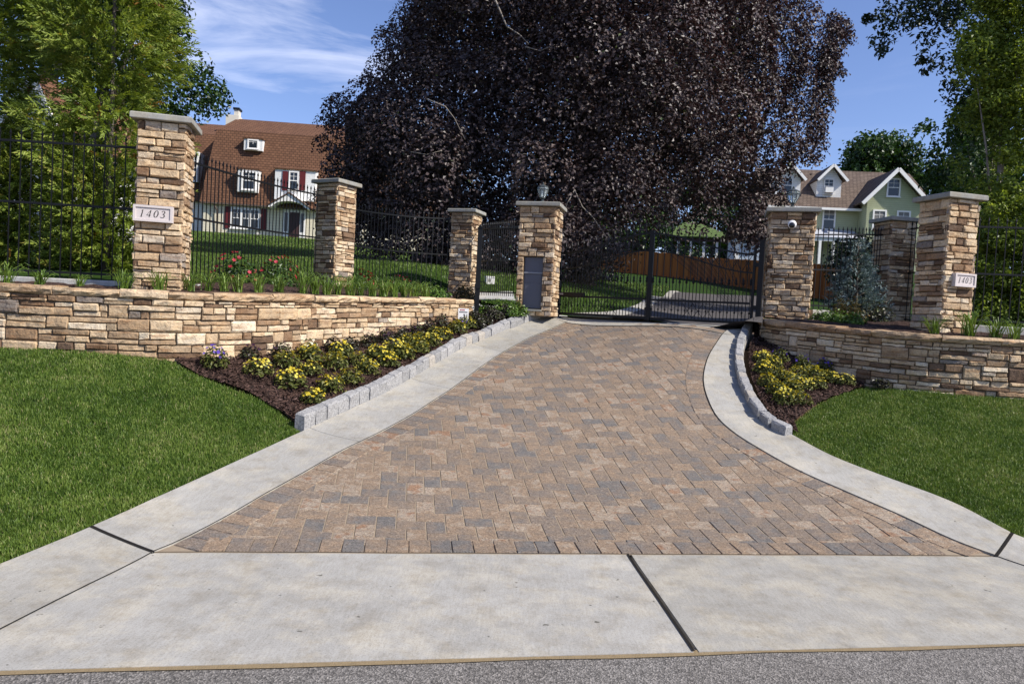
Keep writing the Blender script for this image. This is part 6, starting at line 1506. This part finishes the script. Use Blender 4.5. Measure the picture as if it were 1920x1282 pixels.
def back_grass():
    out = []
    for (x0, x1, y0, y1, n) in ((330, 860, 440, 545, 90000), (880, 1250, 535, 600, 26000)):
        px = RG.uniform(x0, x1, n); py = RG.uniform(y0, y1, n); t = RG.random(n)
        Y = 9.3 + (52 - 9.3) * t ** 1.9 if x0 < 800 else 14.2 + 20 * t ** 1.5
        X = (px - 960) / FPX * Y
        ok = (Y > fenY(X) + .12); out.append(np.column_stack([X, Y])[ok])
    p = np.vstack(out)
    dr = np.vstack([EL, DR[::-1]]); p = p[~inside(dr, p[:, 0], p[:, 1])]
    wkp = np.vstack([wk, np.array(wk2)[::-1]]); p = p[~inside(wkp, p[:, 0], p[:, 1])]
    Y = p[:, 1]; z = TB(p[:, 0], Y)
    N = len(p); n1 = vnoise(p[:, 0], p[:, 1], .7, 5); n2 = vnoise(p[:, 0], p[:, 1], 3, 6)
    sh = np.clip(.18 + .3 * n1 + .25 * n2 + RG.normal(0, .16, N), 0, .93)
    o_pts = np.column_stack([p, z]); th = RG.random(N) * 6.283; h = RG.uniform(.035, .065, N) * (1 + Y / 60); w = .009 * (Y / 9) ** 1.0
    s = np.stack([np.cos(th), np.sin(th), np.zeros(N)], 1) * (w / 2)[:, None]; tip = o_pts + np.stack([RG.normal(0, .35, N) * h, RG.normal(0, .35, N) * h, h], 1)
    V = np.stack([o_pts - s, o_pts + s, tip], 1).reshape(-1, 3)
    o = mesh_obj('grass', V, np.arange(3 * N).reshape(-1, 3), MAT['blade'], shade=sh); tag(o, 'mown grass of the sloping lawn behind the iron fences', 'grass', None, 'stuff')
back_grass()

# ------------------------------------------------------------------ light and sky
SUN_AZ, SUN_EL = -25.0, 43.0
sv = Vector((math.cos(R_(SUN_AZ)) * math.cos(R_(SUN_EL)), math.sin(R_(SUN_AZ)) * math.cos(R_(SUN_EL)), math.sin(R_(SUN_EL))))
ld = bpy.data.lights.new('sun', 'SUN'); ld.energy = 5.0; ld.angle = R_(.53); ld.color = (1, .945, .85)
lo = bpy.data.objects.new('sun', ld); COL.objects.link(lo); lo.rotation_euler = sv.to_track_quat('Z', 'Y').to_euler(); lo.location = (20, -10, 30)
W = bpy.data.worlds.new('World'); scene.world = W; W.use_nodes = True; nt = W.node_tree; N_ = nt.nodes; Lk = nt.links
sky = N_.new('ShaderNodeTexSky'); sky.sky_type = 'NISHITA'; sky.sun_disc = False; sky.sun_elevation = R_(SUN_EL); sky.sun_rotation = R_(90 - SUN_AZ); sky.air_density = 1.0; sky.dust_density = .4; sky.ozone_density = 2.6; sky.altitude = 200
bgn = N_['Background']; bgn.inputs['Strength'].default_value = .11
tc = N_.new('ShaderNodeTexCoord'); mp = N_.new('ShaderNodeMapping'); mp.inputs['Scale'].default_value = (1.0, 1.2, 5.5); mp.inputs['Rotation'].default_value = (0, R_(9), R_(20)); mp.inputs['Location'].default_value = (.35, .1, .3)
Lk.new(tc.outputs['Generated'], mp.inputs['Vector'])
n1 = N_.new('ShaderNodeTexNoise'); n1.inputs['Scale'].default_value = 3.0; n1.inputs['Detail'].default_value = 8; n1.inputs['Roughness'].default_value = .58; n1.inputs['Distortion'].default_value = .5; Lk.new(mp.outputs[0], n1.inputs['Vector'])
rp = N_.new('ShaderNodeValToRGB'); rp.color_ramp.elements[0].position = .51; rp.color_ramp.elements[0].color = (0, 0, 0, 1); rp.color_ramp.elements[1].position = .76; rp.color_ramp.elements[1].color = (.42, .42, .42, 1); Lk.new(n1.outputs['Fac'], rp.inputs['Fac'])
mx = N_.new('ShaderNodeMix'); mx.data_type = 'RGBA'; mx.inputs[7].default_value = (11.0, 11.0, 12.0, 1)
tint = N_.new('ShaderNodeMix'); tint.data_type = 'RGBA'; tint.blend_type = 'MULTIPLY'; tint.inputs[0].default_value = 1.0; tint.inputs[7].default_value = (.98, .96, 1.17, 1)
Lk.new(sky.outputs[0], tint.inputs[6]); Lk.new(tint.outputs[2], mx.inputs[6]); sx = N_.new('ShaderNodeSeparateXYZ'); Lk.new(tc.outputs['Generated'], sx.inputs[0]); mr = N_.new('ShaderNodeMapRange'); mr.inputs[1].default_value = .32; mr.inputs[2].default_value = -.12; mr.inputs[3].default_value = .12; mr.inputs[4].default_value = 1.0; Lk.new(sx.outputs['X'], mr.inputs[0])
ml = N_.new('ShaderNodeMath'); ml.operation = 'MULTIPLY'; Lk.new(rp.outputs['Color'], ml.inputs[0]); Lk.new(mr.outputs[0], ml.inputs[1]); Lk.new(ml.outputs[0], mx.inputs[0])
Lk.new(mx.outputs[2], bgn.inputs['Color'])
scene.view_settings.view_transform = 'Standard'; scene.view_settings.look = 'None'; scene.view_settings.gamma = 1; scene.view_settings.exposure = .43
scene.cycles.max_bounces = 6; scene.cycles.diffuse_bounces = 3; scene.cycles.glossy_bounces = 2; scene.cycles.transmission_bounces = 4; scene.cycles.transparent_max_bounces = 4
scene.cycles.use_denoising = True
